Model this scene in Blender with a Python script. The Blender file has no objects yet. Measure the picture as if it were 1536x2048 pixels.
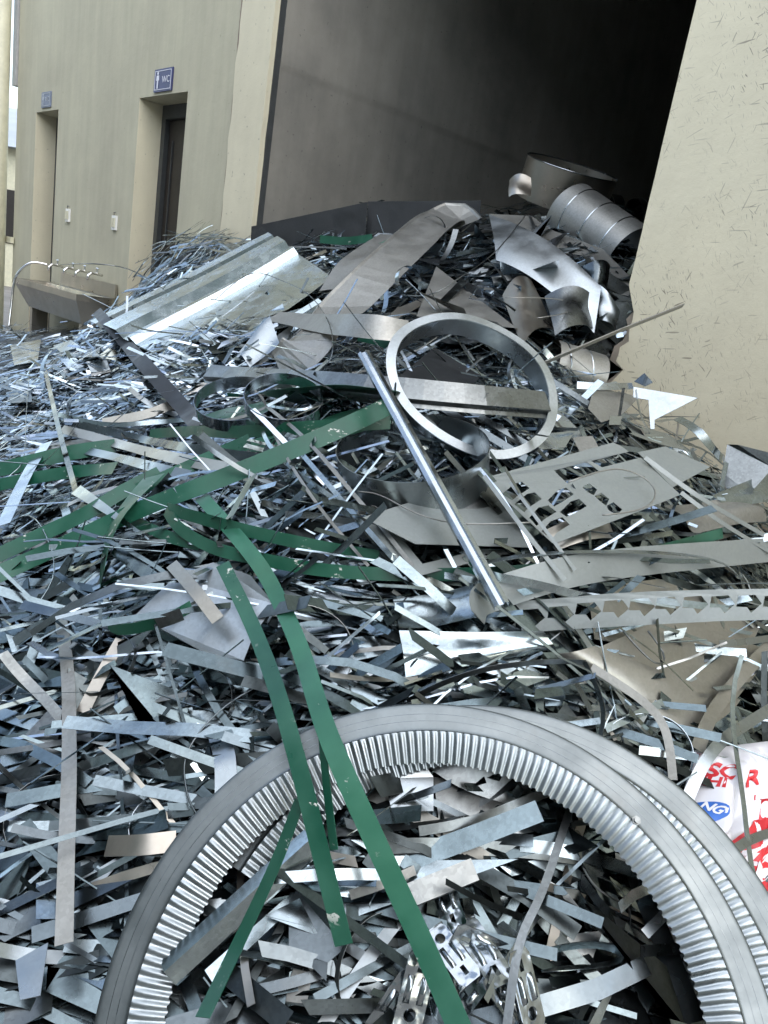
import bpy, math, random
import numpy as np
from mathutils import Vector, Matrix

random.seed(7)
RS = np.random.RandomState(11)
S = bpy.context.scene
COL = S.collection
R_ = math.radians

# ------------------------------------------------------------------ camera
F_PX = 1538.0                      # focal length in pixels of the 1536 x 2048 photograph
PITCH, ROLL = R_(15.4), R_(9.5)
EYE = np.array([0.0, 0.0, 1.2])
FW = np.array([0, math.cos(PITCH), -math.sin(PITCH)])
_r0 = np.array([1.0, 0, 0])
_u0 = np.array([0, math.sin(PITCH), math.cos(PITCH)])
XC = math.cos(ROLL) * _r0 + math.sin(ROLL) * _u0
YC = -math.sin(ROLL) * _r0 + math.cos(ROLL) * _u0
cam_data = bpy.data.cameras.new('camera')
cam_data.sensor_fit = 'VERTICAL'
cam_data.sensor_height = 36.0
cam_data.lens = 36.0 * F_PX / 2048.0
cam_data.clip_start = 0.05
cam_data.clip_end = 900
cam = bpy.data.objects.new('camera', cam_data)
COL.objects.link(cam)
cam.matrix_world = Matrix(((XC[0], YC[0], -FW[0], EYE[0]), (XC[1], YC[1], -FW[1], EYE[1]),
                           (XC[2], YC[2], -FW[2], EYE[2]), (0, 0, 0, 1)))
S.camera = cam

# ------------------------------------------------------------------ sky and sun
SUN_AZ, SUN_EL = R_(150), R_(52)     # azimuth clockwise from +Y
world = bpy.data.worlds.new('World')
S.world = world
world.use_nodes = True
wn = world.node_tree.nodes
sky = wn.new('ShaderNodeTexSky')
sky.sky_type = 'NISHITA'
sky.sun_disc = False
sky.sun_elevation = SUN_EL
sky.sun_rotation = SUN_AZ
sky.air_density = 1.4
sky.dust_density = 1.0
sky.ozone_density = 1.0
bg = wn['Background']
bg.inputs['Strength'].default_value = 0.15
hsv = wn.new('ShaderNodeHueSaturation')          # hazy, washed-out sky
hsv.inputs['Saturation'].default_value = 0.72
world.node_tree.links.new(sky.outputs['Color'], hsv.inputs['Color'])
world.node_tree.links.new(hsv.outputs['Color'], bg.inputs['Color'])
sun_data = bpy.data.lights.new('sun', 'SUN')
sun_data.energy = 1.4
sun_data.angle = R_(125)
sun_data.color = (1.0, 0.955, 0.86)
sun = bpy.data.objects.new('sun', sun_data)
COL.objects.link(sun)
_sd = Vector((math.sin(SUN_AZ) * math.cos(SUN_EL), math.cos(SUN_AZ) * math.cos(SUN_EL), math.sin(SUN_EL)))
sun.rotation_euler = _sd.to_track_quat('Z', 'Y').to_euler()
sun.location = (0, 0, 12)
S.view_settings.view_transform = 'Standard'
S.view_settings.look = 'None'
S.view_settings.exposure = 1.35
S.view_settings.gamma = 1.0
S.view_settings.use_curve_mapping = False
S.render.engine = 'CYCLES'
S.cycles.max_bounces = 6
S.cycles.glossy_bounces = 4
S.cycles.diffuse_bounces = 3
S.cycles.use_adaptive_sampling = True
S.cycles.adaptive_threshold = 0.03
S.cycles.sample_clamp_indirect = 6

# ------------------------------------------------------------------ materials
def nn(nt, typ, **kw):
    n = nt.nodes.new(typ)
    for k, v in kw.items():
        setattr(n, k, v)
    return n

def math_node(nt, op, a, b=None):
    n = nn(nt, 'ShaderNodeMath', operation=op)
    for i, v in enumerate((a, b)):
        if v is None: continue
        if isinstance(v, (int, float)): n.inputs[i].default_value = v
        else: nt.links.new(v, n.inputs[i])
    return n.outputs[0]

def mixc(nt, fac, a, b, mode='MIX'):
    n = nn(nt, 'ShaderNodeMix', data_type='RGBA', blend_type=mode)
    for sock, v in ((n.inputs[0], fac), (n.inputs[6], a), (n.inputs[7], b)):
        if isinstance(v, (int, float)): sock.default_value = v
        elif isinstance(v, tuple): sock.default_value = (*v, 1) if len(v) == 3 else v
        else: nt.links.new(v, sock)
    return n.outputs[2]

def ramp(nt, fac, stops):
    n = nn(nt, 'ShaderNodeValToRGB')
    el = n.color_ramp.elements
    while len(el) < len(stops): el.new(0.5)
    for e, (p, c) in zip(el, stops):
        e.position = p
        e.color = (c, c, c, 1) if isinstance(c, (int, float)) else (*c, 1)
    nt.links.new(fac, n.inputs[0])
    return n.outputs[0]

def noise(nt, vec, scale, detail=3, rough=0.55, dist=0.0):
    n = nn(nt, 'ShaderNodeTexNoise')
    n.inputs['Scale'].default_value = scale
    n.inputs['Detail'].default_value = detail
    n.inputs['Roughness'].default_value = rough
    n.inputs['Distortion'].default_value = dist
    nt.links.new(vec, n.inputs['Vector'])
    return n.outputs[0]

def mapping(nt, vec, scale=(1, 1, 1), rot=(0, 0, 0), loc=(0, 0, 0)):
    n = nn(nt, 'ShaderNodeMapping')
    n.inputs['Scale'].default_value = scale
    n.inputs['Rotation'].default_value = rot
    n.inputs['Location'].default_value = loc
    nt.links.new(vec, n.inputs['Vector'])
    return n.outputs[0]

def new_mat(name):
    m = bpy.data.materials.new(name)
    m.use_nodes = True
    nt = m.node_tree
    p = nt.nodes['Principled BSDF']
    tc = nn(nt, 'ShaderNodeTexCoord').outputs['Object']
    return m, nt, p, tc

def rnd_coord(nt, tc):
    oi = nn(nt, 'ShaderNodeObjectInfo')
    cmb = nn(nt, 'ShaderNodeCombineXYZ')
    k = math_node(nt, 'MULTIPLY', oi.outputs['Random'], 37.0)
    for i in range(3): nt.links.new(k, cmb.inputs[i])
    add = nn(nt, 'ShaderNodeVectorMath', operation='ADD')
    nt.links.new(tc, add.inputs[0]); nt.links.new(cmb.outputs[0], add.inputs[1])
    return add.outputs[0]

def metal(name, base, rough, metallic=1.0, spangle=0.12, wave=0.85, wave_scale=6, smudge=0.15, brush=0.0):
    m, nt, p, tc = new_mat(name)
    v = rnd_coord(nt, tc)
    at = nn(nt, 'ShaderNodeAttribute', attribute_name='tint')
    vo = nn(nt, 'ShaderNodeTexVoronoi'); vo.inputs['Scale'].default_value = 150
    nt.links.new(v, vo.inputs['Vector'])
    sp = ramp(nt, vo.outputs['Color'], [(0.0, 1 - spangle), (1.0, 1 + spangle)])
    big = ramp(nt, noise(nt, v, 5, 2), [(0.3, 1 - spangle), (0.7, 1.0)])
    c = mixc(nt, 1.0, base, at.outputs['Color'], 'MULTIPLY')
    c = mixc(nt, 1.0, c, sp, 'MULTIPLY')
    c = mixc(nt, 1.0, c, big, 'MULTIPLY')
    gr = ramp(nt, noise(nt, v, 3.3, 5, 0.7), [(0.60, 0.0), (0.76, 0.4)])      # dust and oxide
    c = mixc(nt, gr, c, (0.13, 0.125, 0.115))
    nt.links.new(c, p.inputs['Base Color'])
    nt.links.new(math_node(nt, 'SUBTRACT', metallic, math_node(nt, 'MULTIPLY', gr, .5)), p.inputs['Metallic'])
    r = ramp(nt, noise(nt, v, 9, 3, 0.65), [(0.32, max(0.05, rough - smudge * .4)), (0.7, rough + smudge)])
    nt.links.new(r, p.inputs['Roughness'])
    b1 = nn(nt, 'ShaderNodeBump'); b1.inputs['Strength'].default_value = wave; b1.inputs['Distance'].default_value = 0.012
    nt.links.new(noise(nt, v, wave_scale, 1.5, 0.5), b1.inputs['Height'])
    nt.links.new(b1.outputs[0], p.inputs['Normal'])
    return m

def paint(name, base, rough=0.4, wear=0.5, wear_col=(0.62, 0.62, 0.58), chip=0.63):
    m, nt, p, tc = new_mat(name)
    v = rnd_coord(nt, tc)
    at = nn(nt, 'ShaderNodeAttribute', attribute_name='tint')
    c = mixc(nt, 1.0, base, at.outputs['Color'], 'MULTIPLY')
    c = mixc(nt, ramp(nt, noise(nt, v, 6, 5), [(0.38, 0.0), (0.72, 0.6)]), c, tuple(min(1, x * 1.9 + 0.03) for x in base))
    ch = ramp(nt, noise(nt, mapping(nt, v, (1, 1, 1.6)), 22, 6, 0.7), [(chip, 0.0), (chip + 0.02, 1.0)])
    gate = ramp(nt, noise(nt, v, 3.2, 2), [(0.47, 0.0), (0.54, wear)])
    fac = math_node(nt, 'MULTIPLY', ch, gate)
    c = mixc(nt, fac, c, wear_col)
    nt.links.new(c, p.inputs['Base Color'])
    nt.links.new(ramp(nt, noise(nt, v, 12, 4), [(0.3, rough - .1), (0.7, rough + .15)]), p.inputs['Roughness'])
    b = nn(nt, 'ShaderNodeBump'); b.inputs['Strength'].default_value = 0.25; b.inputs['Distance'].default_value = 0.008
    nt.links.new(noise(nt, v, 8, 2), b.inputs['Height'])
    nt.links.new(b.outputs[0], p.inputs['Normal'])
    return m

def plaster(name, base, streak=0.25, dirt=(0.28, 0.25, 0.2), scratches=0.0, rough=0.85, dirt_low=None, blotch=0.25):
    m, nt, p, tc = new_mat(name)
    v = tc
    st = noise(nt, mapping(nt, v, (7, 7, 0.5)), 1.6, 5, 0.6)
    c = mixc(nt, ramp(nt, st, [(0.35, 0.0), (0.75, streak)]), base, tuple(x * 0.72 for x in base))
    bl = noise(nt, v, 1.3, 6, 0.62)
    c = mixc(nt, ramp(nt, bl, [(0.4, 0.0), (0.75, blotch)]), c, dirt)
    hi = noise(nt, v, 3.1, 4, 0.6, 0.4)
    c = mixc(nt, ramp(nt, hi, [(0.5, 0.0), (0.8, 0.3)]), c, tuple(min(1, x * 1.15) for x in base))
    sk = noise(nt, v, 42, 2, 0.5)
    c = mixc(nt, ramp(nt, sk, [(0.70, 0.0), (0.76, 0.45)]), c, tuple(x * 0.45 for x in dirt))
    if scratches:
        gate = ramp(nt, noise(nt, v, 2.3, 3), [(0.38, 0.0), (0.64, 1.0)])
        for k, (ang, sc, th) in enumerate(((0.5, 9, .735), (-0.7, 12, .735), (1.3, 8, .74), (2.2, 15, .735), (0.1, 7, .745), (-1.2, 20, .73))):
            w = mapping(nt, mapping(nt, v, (1, 1, 1), (0, ang, 0), (k * 3.7, 0, k * 1.9)), (1, 1, 11))
            ln = noise(nt, w, sc * 1.3, 1.0, 0.4, 0.25)
            f = math_node(nt, 'MULTIPLY', ramp(nt, ln, [(th - .038, 0.0), (th - 0.018, scratches)]), gate)
            c = mixc(nt, f, c, (0.12, 0.10, 0.085))
    if dirt_low is not None:
        sep = nn(nt, 'ShaderNodeSeparateXYZ'); nt.links.new(v, sep.inputs[0])
        zz = math_node(nt, 'ADD', sep.outputs[2], math_node(nt, 'MULTIPLY', noise(nt, v, 2.5, 4), 0.9))
        f = ramp(nt, math_node(nt, 'DIVIDE', zz, dirt_low), [(0.45, 0.45), (1.0, 0.0)])
        c = mixc(nt, f, c, (0.42, 0.32, 0.19))
    nt.links.new(c, p.inputs['Base Color'])
    p.inputs['Roughness'].default_value = rough
    b = nn(nt, 'ShaderNodeBump'); b.inputs['Strength'].default_value = 0.35; b.inputs['Distance'].default_value = 0.006
    nt.links.new(noise(nt, v, 18, 6, 0.65), b.inputs['Height'])
    nt.links.new(b.outputs[0], p.inputs['Normal'])
    return m

def plain(name, base, rough=0.6, metallic=0.0, var=0.2, scale=14, bump=0.15):
    m, nt, p, tc = new_mat(name)
    v = rnd_coord(nt, tc)
    c = mixc(nt, ramp(nt, noise(nt, v, scale, 5), [(0.3, 0.0), (0.75, 1.0)]), tuple(x * (1 - var) for x in base), tuple(min(1, x * (1 + var)) for x in base))
    nt.links.new(c, p.inputs['Base Color'])
    p.inputs['Roughness'].default_value = rough
    p.inputs['Metallic'].default_value = metallic
    b = nn(nt, 'ShaderNodeBump'); b.inputs['Strength'].default_value = bump; b.inputs['Distance'].default_value = 0.004
    nt.links.new(noise(nt, v, scale * 2, 4), b.inputs['Height'])
    nt.links.new(b.outputs[0], p.inputs['Normal'])
    return m

M = {}
M['galv'] = metal('galvanised_steel', (0.37, 0.43, 0.45), 0.18, spangle=0.14)
M['bright'] = metal('bright_zinc', (0.45, 0.495, 0.53), 0.17, spangle=0.08, wave=0.9)
M['dull'] = metal('dull_zinc', (0.21, 0.225, 0.225), 0.30, spangle=0.16, wave=0.7)
M['dark'] = metal('dark_steel', (0.12, 0.14, 0.15), 0.2, spangle=0.12)
M['press'] = metal('pressed_zinc', (0.42, 0.46, 0.49), 0.14, spangle=0.05, wave=0.5, wave_scale=30)
M['web'] = metal('satin_zinc', (0.165, 0.185, 0.19), 0.36, spangle=0.04, wave=0.15, wave_scale=12)
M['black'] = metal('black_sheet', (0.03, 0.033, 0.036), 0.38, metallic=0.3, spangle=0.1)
M['pale'] = metal('pale_zinc', (0.33, 0.33, 0.31), 0.45, metallic=0.8, spangle=0.1, wave=0.2)
M['matt'] = metal('matt_grey_sheet', (0.255, 0.28, 0.275), 0.42, metallic=0.35, spangle=0.05, wave=0.12, wave_scale=4)
M['beige'] = metal('beige_wall_tint_sheet', (0.33, 0.32, 0.285), 0.34, metallic=0.8, spangle=0.06, wave=0.15)  # beige also puts the cream wall's reflection into the big sheets' colour
M['alu'] = metal('aluminium_sheet', (0.34, 0.375, 0.39), 0.26, spangle=0.05, wave=0.6)
M['green'] = paint('green_paint', (0.007, 0.068, 0.040), 0.36, wear=0.9)
M['green_back'] = paint('green_paint_faded', (0.018, 0.105, 0.062), 0.45, wear=0.6)
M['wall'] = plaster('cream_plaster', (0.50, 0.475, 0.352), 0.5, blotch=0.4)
M['wall_lit'] = plaster('cream_plaster_lit', (0.66, 0.61, 0.455), 0.2, blotch=0.2)  # lighter copy of the cream plaster, stronger light painted into its base
M['wall_right'] = plaster('scratched_cream_plaster_lit', (0.78, 0.73, 0.555), 0.12, scratches=0.8, dirt_low=2.2, blotch=0.22)  # base lighter than the left wall, the brighter light put into its colour
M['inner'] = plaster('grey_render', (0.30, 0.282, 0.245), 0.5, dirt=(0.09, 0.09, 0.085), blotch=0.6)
M['chip'] = plaster('broken_render', (0.40, 0.34, 0.27), 0.3, blotch=0.5)
M['crack'] = plain('brown_crack', (0.26, 0.2, 0.16), 0.9)
M['frame'] = plain('dark_grey_door_frame', (0.05, 0.054, 0.055), 0.5)
M['door'] = plain('dark_brown_door', (0.022, 0.018, 0.015), 0.45)
M['concrete'] = plaster('yard_concrete', (0.20, 0.19, 0.175), 0.2, dirt=(0.08, 0.07, 0.06), blotch=0.7)
M['core'] = plain('shade_coloured_scrap', (0.10, 0.11, 0.115), 0.45, metallic=0.6, var=0.5, scale=30, bump=0.8)
M['white'] = plain('white_enamel', (0.75, 0.75, 0.73), 0.4, var=0.05)
M['sign'] = plain('blue_sign', (0.035, 0.04, 0.13), 0.35, var=0.12)
M['sign_faded'] = plain('faded_blue_sign', (0.16, 0.19, 0.26), 0.5, var=0.12)
M['sign_white'] = plain('sign_lettering_white', (0.72, 0.72, 0.80), 0.5, var=0.05)
M['sign_grey'] = plain('sign_lettering_worn', (0.42, 0.45, 0.50), 0.5, var=0.05)
M['stainless'] = metal('stainless_steel', (0.42, 0.39, 0.34), 0.32, spangle=0.03, wave=0.1)
M['chrome'] = metal('chrome', (0.85, 0.85, 0.85), 0.08, spangle=0.0, wave=0.0, smudge=0.03)
M['pipe'] = plain('cream_pipe', (0.60, 0.57, 0.42), 0.5, var=0.12)
M['trunk'] = plain('grey_trunking', (0.42, 0.41, 0.40), 0.5, var=0.12)
M['bag'] = plain('white_plastic_bag', (0.78, 0.77, 0.80), 0.35, var=0.05, bump=0.1)
M['red'] = plain('red_print', (0.62, 0.03, 0.04), 0.4, var=0.15)
M['blue'] = plain('blue_print', (0.02, 0.13, 0.50), 0.4, var=0.15)
M['print_white'] = plain('white_print', (0.80, 0.79, 0.80), 0.4, var=0.03)
M['shed'] = plain('added_shed_cladding', (0.20, 0.235, 0.23), 0.55, var=0.2, scale=0.8)
M['roof'] = plain('far_roof_grey', (0.33, 0.36, 0.40), 0.6, var=0.15, scale=1.0)

# ------------------------------------------------------------------ mesh helpers
class MB:
    def __init__(s):
        s.v, s.f, s.t, s.mi = [], [], [], []
    def add(s, verts, faces, tint=(1, 1, 1), mi=0):
        o = len(s.v)
        s.v.extend([tuple(map(float, p)) for p in verts])
        s.t.extend([tint] * len(verts))
        for f in faces:
            s.f.append([i + o for i in f]); s.mi.append(mi)
    def box(s, x0, x1, y0, y1, z0, z1, tint=(1, 1, 1), mi=0):
        vs = [(x, y, z) for z in (z0, z1) for y in (y0, y1) for x in (x0, x1)]
        s.add(vs, [(0, 2, 3, 1), (4, 5, 7, 6), (0, 1, 5, 4), (2, 6, 7, 3), (0, 4, 6, 2), (1, 3, 7, 5)], tint, mi)
    def tube(s, pts, r, seg=8, tint=(1, 1, 1), caps=True):
        pts = [np.asarray(p, float) for p in pts]
        vs, fs = [], []
        up = np.array([0.31, 0.17, 0.93])
        for i, p in enumerate(pts):
            t = pts[min(i + 1, len(pts) - 1)] - pts[max(i - 1, 0)]
            t = t / (np.linalg.norm(t) + 1e-9)
            a = np.cross(t, up); a /= np.linalg.norm(a) + 1e-9
            b = np.cross(t, a)
            rr = r[i] if hasattr(r, '__len__') else r
            for k in range(seg):
                q = 2 * math.pi * k / seg
                vs.append(p + rr * (math.cos(q) * a + math.sin(q) * b))
        for i in range(len(pts) - 1):
            for k in range(seg):
                k2 = (k + 1) % seg
                fs.append((i * seg + k, i * seg + k2, (i + 1) * seg + k2, (i + 1) * seg + k))
        if caps:
            fs.append(tuple(range(seg))[::-1]); fs.append(tuple(range((len(pts) - 1) * seg, len(pts) * seg)))
        s.add(vs, fs, tint)
    def mesh(s, name, mats, smooth=False):
        me = bpy.data.meshes.new(name)
        me.from_pydata(s.v, [], s.f)
        for m in (mats if isinstance(mats, (list, tuple)) else [mats]): me.materials.append(m)
        if any(s.mi): me.polygons.foreach_set('material_index', s.mi)
        at = me.color_attributes.new('tint', 'FLOAT_COLOR', 'POINT')
        arr = np.ones((len(s.v), 4), np.float32); arr[:, :3] = np.array(s.t, np.float32).reshape(-1, 3)
        at.data.foreach_set('color', arr.ravel())
        if smooth: me.polygons.foreach_set('use_smooth', [True] * len(me.polygons))
        me.update()
        if smooth and len(me.polygons) < 20000:            # open rims of sheet metal stay crisp
            use = np.zeros(len(me.edges), int); le = np.zeros(len(me.loops), int)
            me.loops.foreach_get('edge_index', le); np.add.at(use, le, 1)
            me.edges.foreach_set('use_edge_sharp', use == 1)
        return me
    def build(s, name, mats, parent=None, smooth=False, th=0.0, off=0.0):
        o = bpy.data.objects.new(name, s.mesh(name, mats, smooth))
        COL.objects.link(o)
        if parent: o.parent = parent
        if th:
            md = o.modifiers.new('thickness', 'SOLIDIFY'); md.thickness = th; md.offset = off
        return o

def tag(o, label=None, cat=None, group=None, kind=None):
    for k, v in (('label', label), ('category', cat), ('group', group), ('kind', kind)):
        if v: o[k] = v
    return o

def empty(name, loc=(0, 0, 0), rz=0.0):
    o = bpy.data.objects.new(name, None)
    o.empty_display_size = 0.1
    COL.objects.link(o); o.location = loc; o.rotation_euler = (0, 0, rz)
    return o

def norm(v):
    v = np.asarray(v, float)
    return v / (np.linalg.norm(v) + 1e-12)

# ------------------------------------------------------------------ the building (local x along the wall, y into it)
A_W = R_(45.3); D_W = 2.844
LDIR = np.array([-math.sin(A_W), math.cos(A_W), 0.0])
RDIR = np.array([math.cos(A_W), math.sin(A_W), 0.0])
def to_sn(x, y):
    return -(x * LDIR[0] + y * LDIR[1]), x * RDIR[0] + y * RDIR[1] - D_W
def from_sn(s, n, z):
    return np.array([0, 0, z]) - LDIR * s + RDIR * (n + D_W)
def ray(px, py):
    return XC * (px - 768) / F_PX - YC * (py - 1024) / F_PX + FW
def on_wall(px, py, n=0.0):
    d = ray(px, py); t = (D_W + n) / d.dot(RDIR); p = EYE + d * t
    return to_sn(p[0], p[1])[0], p[2]
B_ROT = -(math.pi / 2 - A_W)
B_LOC = tuple(RDIR * D_W)
WALL_H = 5.2
S_FAR0, S_FAR1 = -8.22, -7.67          # far doorway
S_MID0, S_MID1 = -6.08, -5.35          # near doorway
S_PIL0, S_PIL1 = -4.75, -4.37          # plaster pier beside the bay
S_BAY1 = -1.68
S_END = -8.74
DOOR_H = 2.33

bld = empty('store_building', B_LOC, B_ROT)
tag(bld, 'cream plastered store building with two toilet doorways and a dark open bay', 'building')
def wall_with_doors():
    mb = MB(); T = 0.32
    # panels between the openings, each closed
    def blk(x0, x1, z0, z1):
        mb.box(x0, x1, 0, T, z0, z1)
    # one continuous front with openings (grid of cells sharing edges)
    xs = [S_END, S_FAR0, S_FAR1, S_MID0, S_MID1, S_PIL0]
    zs = [-0.3, DOOR_H, WALL_H]
    idx = {}
    def vid(i, j, k):
        key = (i, j, k)
        if key not in idx:
            idx[key] = len(mb.v); mb.v.append((xs[i], T * k, zs[j])); mb.t.append((1, 1, 1))
        return idx[key]
    solid = lambda i, j: 0 <= i < 5 and 0 <= j < 2 and not (j == 0 and i in (1, 3))
    for i in range(5):
        for j in range(2):
            if not solid(i, j): continue
            q = [vid(i, j, 0), vid(i + 1, j, 0), vid(i + 1, j + 1, 0), vid(i, j + 1, 0)]
            w = [vid(i, j, 1), vid(i + 1, j, 1), vid(i + 1, j + 1, 1), vid(i, j + 1, 1)]
            mb.f.append(q); mb.f.append(w[::-1]); mb.mi += [0, 0]
            for (di, dj, a, b) in ((-1, 0, 3, 0), (1, 0, 1, 2), (0, -1, 0, 1), (0, 1, 2, 3)):
                if not solid(i + di, j + dj):
                    mb.f.append([q[b], q[a], w[a], w[b]]); mb.mi.append(1 if di else 0)  # side reveals take the lighter copy, the light they catch painted in
    return mb.build('front_wall', [M['wall'], M['wall_lit']], bld)
wall_with_doors()

# pier coloured lighter to look better lit, a little proud, with a ragged left edge and a crack
mb = MB(); rg = random.Random(3)
zz = [-0.3 + 0.11 * i for i in range(int((WALL_H + 0.3) / 0.11) + 1)]
edge = [S_PIL0 + 0.012 + rg.uniform(-0.011, 0.011) for _ in zz]
vs, fs = [], []
for z, e in zip(zz, edge):
    re = S_PIL1 - (0 if rg.random() < 0.8 else rg.uniform(0.0, 0.006))
    vs += [(e, -0.016, z), (re, -0.016, z), (re, 0.02, z), (e, 0.02, z)]
for i in range(len(zz) - 1):
    o = i * 4
    for a, b in ((0, 1), (1, 2), (2, 3), (3, 0)):
        fs.append((o + a, o + b, o + 4 + b, o + 4 + a))
fs += [(0, 3, 2, 1), tuple(len(vs) - 4 + k for k in range(4))]
mb.add(vs, fs); mb.build('pier', M['wall_lit'], bld)
mb = MB(); vs, fs = [], []
for z in zz:
    w = 0.006 + 0.012 * max(0, rg.gauss(0, 1)) + (0.02 if 2.5 < z < 3.0 else 0)
    vs += [(S_PIL0 - w * .5, -0.004, z), (S_PIL0 + 0.03, -0.004, z)]
for i in range(len(zz) - 1): fs.append((2 * i, 2 * i + 1, 2 * i + 3, 2 * i + 2))
mb.add(vs, fs); mb.build('plaster_crack', M['crack'], bld, th=0.004)
mb = MB(); mb.box(S_PIL1 - .03, S_PIL1 + 0.006, 0.021, 0.06, -0.3, WALL_H); mb.build('bay_jamb', M['frame'], bld)

# bay: inner walls, back wall, ceiling
BAY_D = 6.2; BAY_H = 4.3
zj = on_wall(555, 117)[1]
mb = MB(); rows = [(0.0, -.3), (0.0, zj - .05), (.004, zj - .03), (.011, zj - .008), (.013, zj + .01), (.012, zj + .04), (.009, zj + .12), (.009, BAY_H)]
vs = [(S_PIL1 + dx + .002 * math.sin(yy * 2.1 + q_), yy, zq_) for yy in np.linspace(.061, BAY_D, 30) for q_, (dx, zq_) in enumerate(rows)]
mb.add(vs, [(i * 8 + k, i * 8 + 8 + k, i * 8 + 9 + k, i * 8 + 1 + k) for i in range(29) for k in range(7)])
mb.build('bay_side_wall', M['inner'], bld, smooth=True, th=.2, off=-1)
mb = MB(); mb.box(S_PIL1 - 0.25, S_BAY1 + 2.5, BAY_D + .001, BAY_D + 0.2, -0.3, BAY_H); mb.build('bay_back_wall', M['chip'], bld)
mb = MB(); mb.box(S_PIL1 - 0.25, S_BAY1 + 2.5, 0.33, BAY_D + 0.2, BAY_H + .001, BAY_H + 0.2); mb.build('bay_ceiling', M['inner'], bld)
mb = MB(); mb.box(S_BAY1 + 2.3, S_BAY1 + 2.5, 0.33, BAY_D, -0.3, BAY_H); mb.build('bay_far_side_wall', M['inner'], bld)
mb = MB(); mb.box(S_PIL1 + .001, S_BAY1 - .001, 0.0, 0.3, 3.9, WALL_H); mb.build('bay_lintel', M['wall'], bld)
# right hand wall block with its broken edge
outl = [(S_BAY1 + 7.5, -0.3), (S_BAY1 + 7.5, WALL_H), (S_BAY1, WALL_H)]
rg = random.Random(9)
z = WALL_H - 0.1
prof = []
def jag(z):
    e = rg.uniform(-0.0012, 0.0012)
    zc = [(1.36, .0), (1.32, .045), (1.22, .06), (1.12, .02), (1.07, .055), (0.98, .015), (0.9, .05), (0.7, .08), (0.0, .1)]
    if z < 1.36:
        for (z0, a0), (z1, a1) in zip(zc, zc[1:]):
            if z1 <= z <= z0:
                k = (z0 - z) / (z0 - z1); e = a0 + (a1 - a0) * k + rg.uniform(-0.012, 0.012)
    return e
while z > -0.29:
    prof.append((S_BAY1 + jag(z), z)); z -= 0.1 if z > 1.4 else 0.028
outl += prof + [(S_BAY1, -0.3)]
mb = MB(); n = len(outl); T = 0.32
vs = [(s, 0, z) for s, z in outl] + [(s + (0.05 * (1 if z < 1.36 and i > 2 else 0)) * rg.uniform(-.5, 1), T, z) for i, (s, z) in enumerate(outl)]
mb.add(vs, [tuple(range(n))]); mb.f.append(list(range(n, 2 * n))[::-1]); mb.mi.append(0)
for i in range(n):
    j = (i + 1) % n
    mb.f.append([i, j, n + j, n + i] [::-1]); mb.mi.append(1 if (outl[i][1] < 1.36 and 3 <= i < n - 1) else 0)
mb.build('right_wall', [M['wall_right'], M['chip']], bld)
# broken plaster layer: a darker rim behind the front skin where the corner is knocked off
mb = MB(); vs, fs = [], []
q = [(s, z) for s, z in prof if z < 1.37]
for s, z in q:
    vs += [(s - 0.05 * rg.uniform(.4, 1.0), 0.03, z), (s + 0.02, 0.03, z), (s + .02, 0.25, z), (s - 0.07 * rg.uniform(.5, 1), 0.25, z)]
for i in range(len(q) - 1):
    o = 4 * i
    for a, b in ((0, 1), (1, 2), (2, 3), (3, 0)): fs.append((o + a, o + b, o + 4 + b, o + 4 + a))
mb.add(vs, fs); mb.build('broken_core', M['chip'], bld)
# door frames, leaves
for (a, b) in ((S_FAR0, S_FAR1), (S_MID0, S_MID1)):
    f = MB(); y0, y1 = 0.19, 0.27
    f.box(a + .001, a + 0.06, y0, y1, -0.2, DOOR_H - .001); f.box(b - 0.06, b - .001, y0, y1, -0.2, DOOR_H - .001)
    f.box(a + 0.0605, b - 0.0605, y0, y1, DOOR_H - 0.1, DOOR_H - .002)
    fr = f.build('door_frame', M['frame'], bld)
    d = MB(); d.box(a + 0.065, b - 0.065, 0.225, 0.262, -0.2, DOOR_H - 0.105); dl = d.build('door', M['door'], bld)
    g = MB(); g.box(a + 0.14, a + 0.15, 0.215, 0.2245, 0.2, DOOR_H - .25); g.box(b - 0.15, b - 0.14, 0.215, 0.2245, .2, DOOR_H - .25)
    g.build('door_moulding', M['frame'], dl)
mb = MB(); mb.box(S_END, S_PIL0 - .3, 1.8, 2.0, -0.3, WALL_H); mb.box(S_END, S_END + .2, 0.33, 1.79, -0.3, WALL_H); mb.build('rear_wall', M['wall'], bld)
mb = MB(); mb.box(S_END - .3, S_BAY1 + 7.5, -0.25, 6.6, WALL_H + .002, WALL_H + .25); mb.build('roof_slab', M['wall'], bld)

# added shed, unseen behind the viewer, giving the metal something dark to reflect
opp = empty('added_shed', B_LOC, B_ROT)
mb = MB(); N_ = 160
vs = []
for i in range(N_ + 1):
    x = -20 + 34 * i / N_; y = -7.0 + (.03 if i % 2 else 0)
    vs += [(x, y, -.2), (x, y, 5.6)]
mb.add(vs, [(2 * i, 2 * i + 1, 2 * i + 3, 2 * i + 2) for i in range(N_)])
mb.box(-20, 14, -14, -7.05, -.2, 5.55); mb.build('cladding', M['shed'], opp)
mb = MB(); mb.box(-20.3, 14.3, -14.3, -6.7, 5.602, 5.75); mb.build('roof', M['roof'], opp)
mb = MB(); mb.box(-7, -3.6, -6.96, -6.9, -.2, 3.4); mb.build('shutter', M['trunk'], opp)
tag(opp, 'added grey-green clad shed, unseen behind the viewer, for the metal to reflect', 'building')

# ------------------------------------------------------------------ ground
mb = MB(); n = 40
mb.add([(-300, -300, 0), (300, -300, 0), (300, 300, 0), (-300, 300, 0)], [(0, 1, 2, 3)])
tag(mb.build('ground', M['concrete']), kind='structure')
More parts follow.
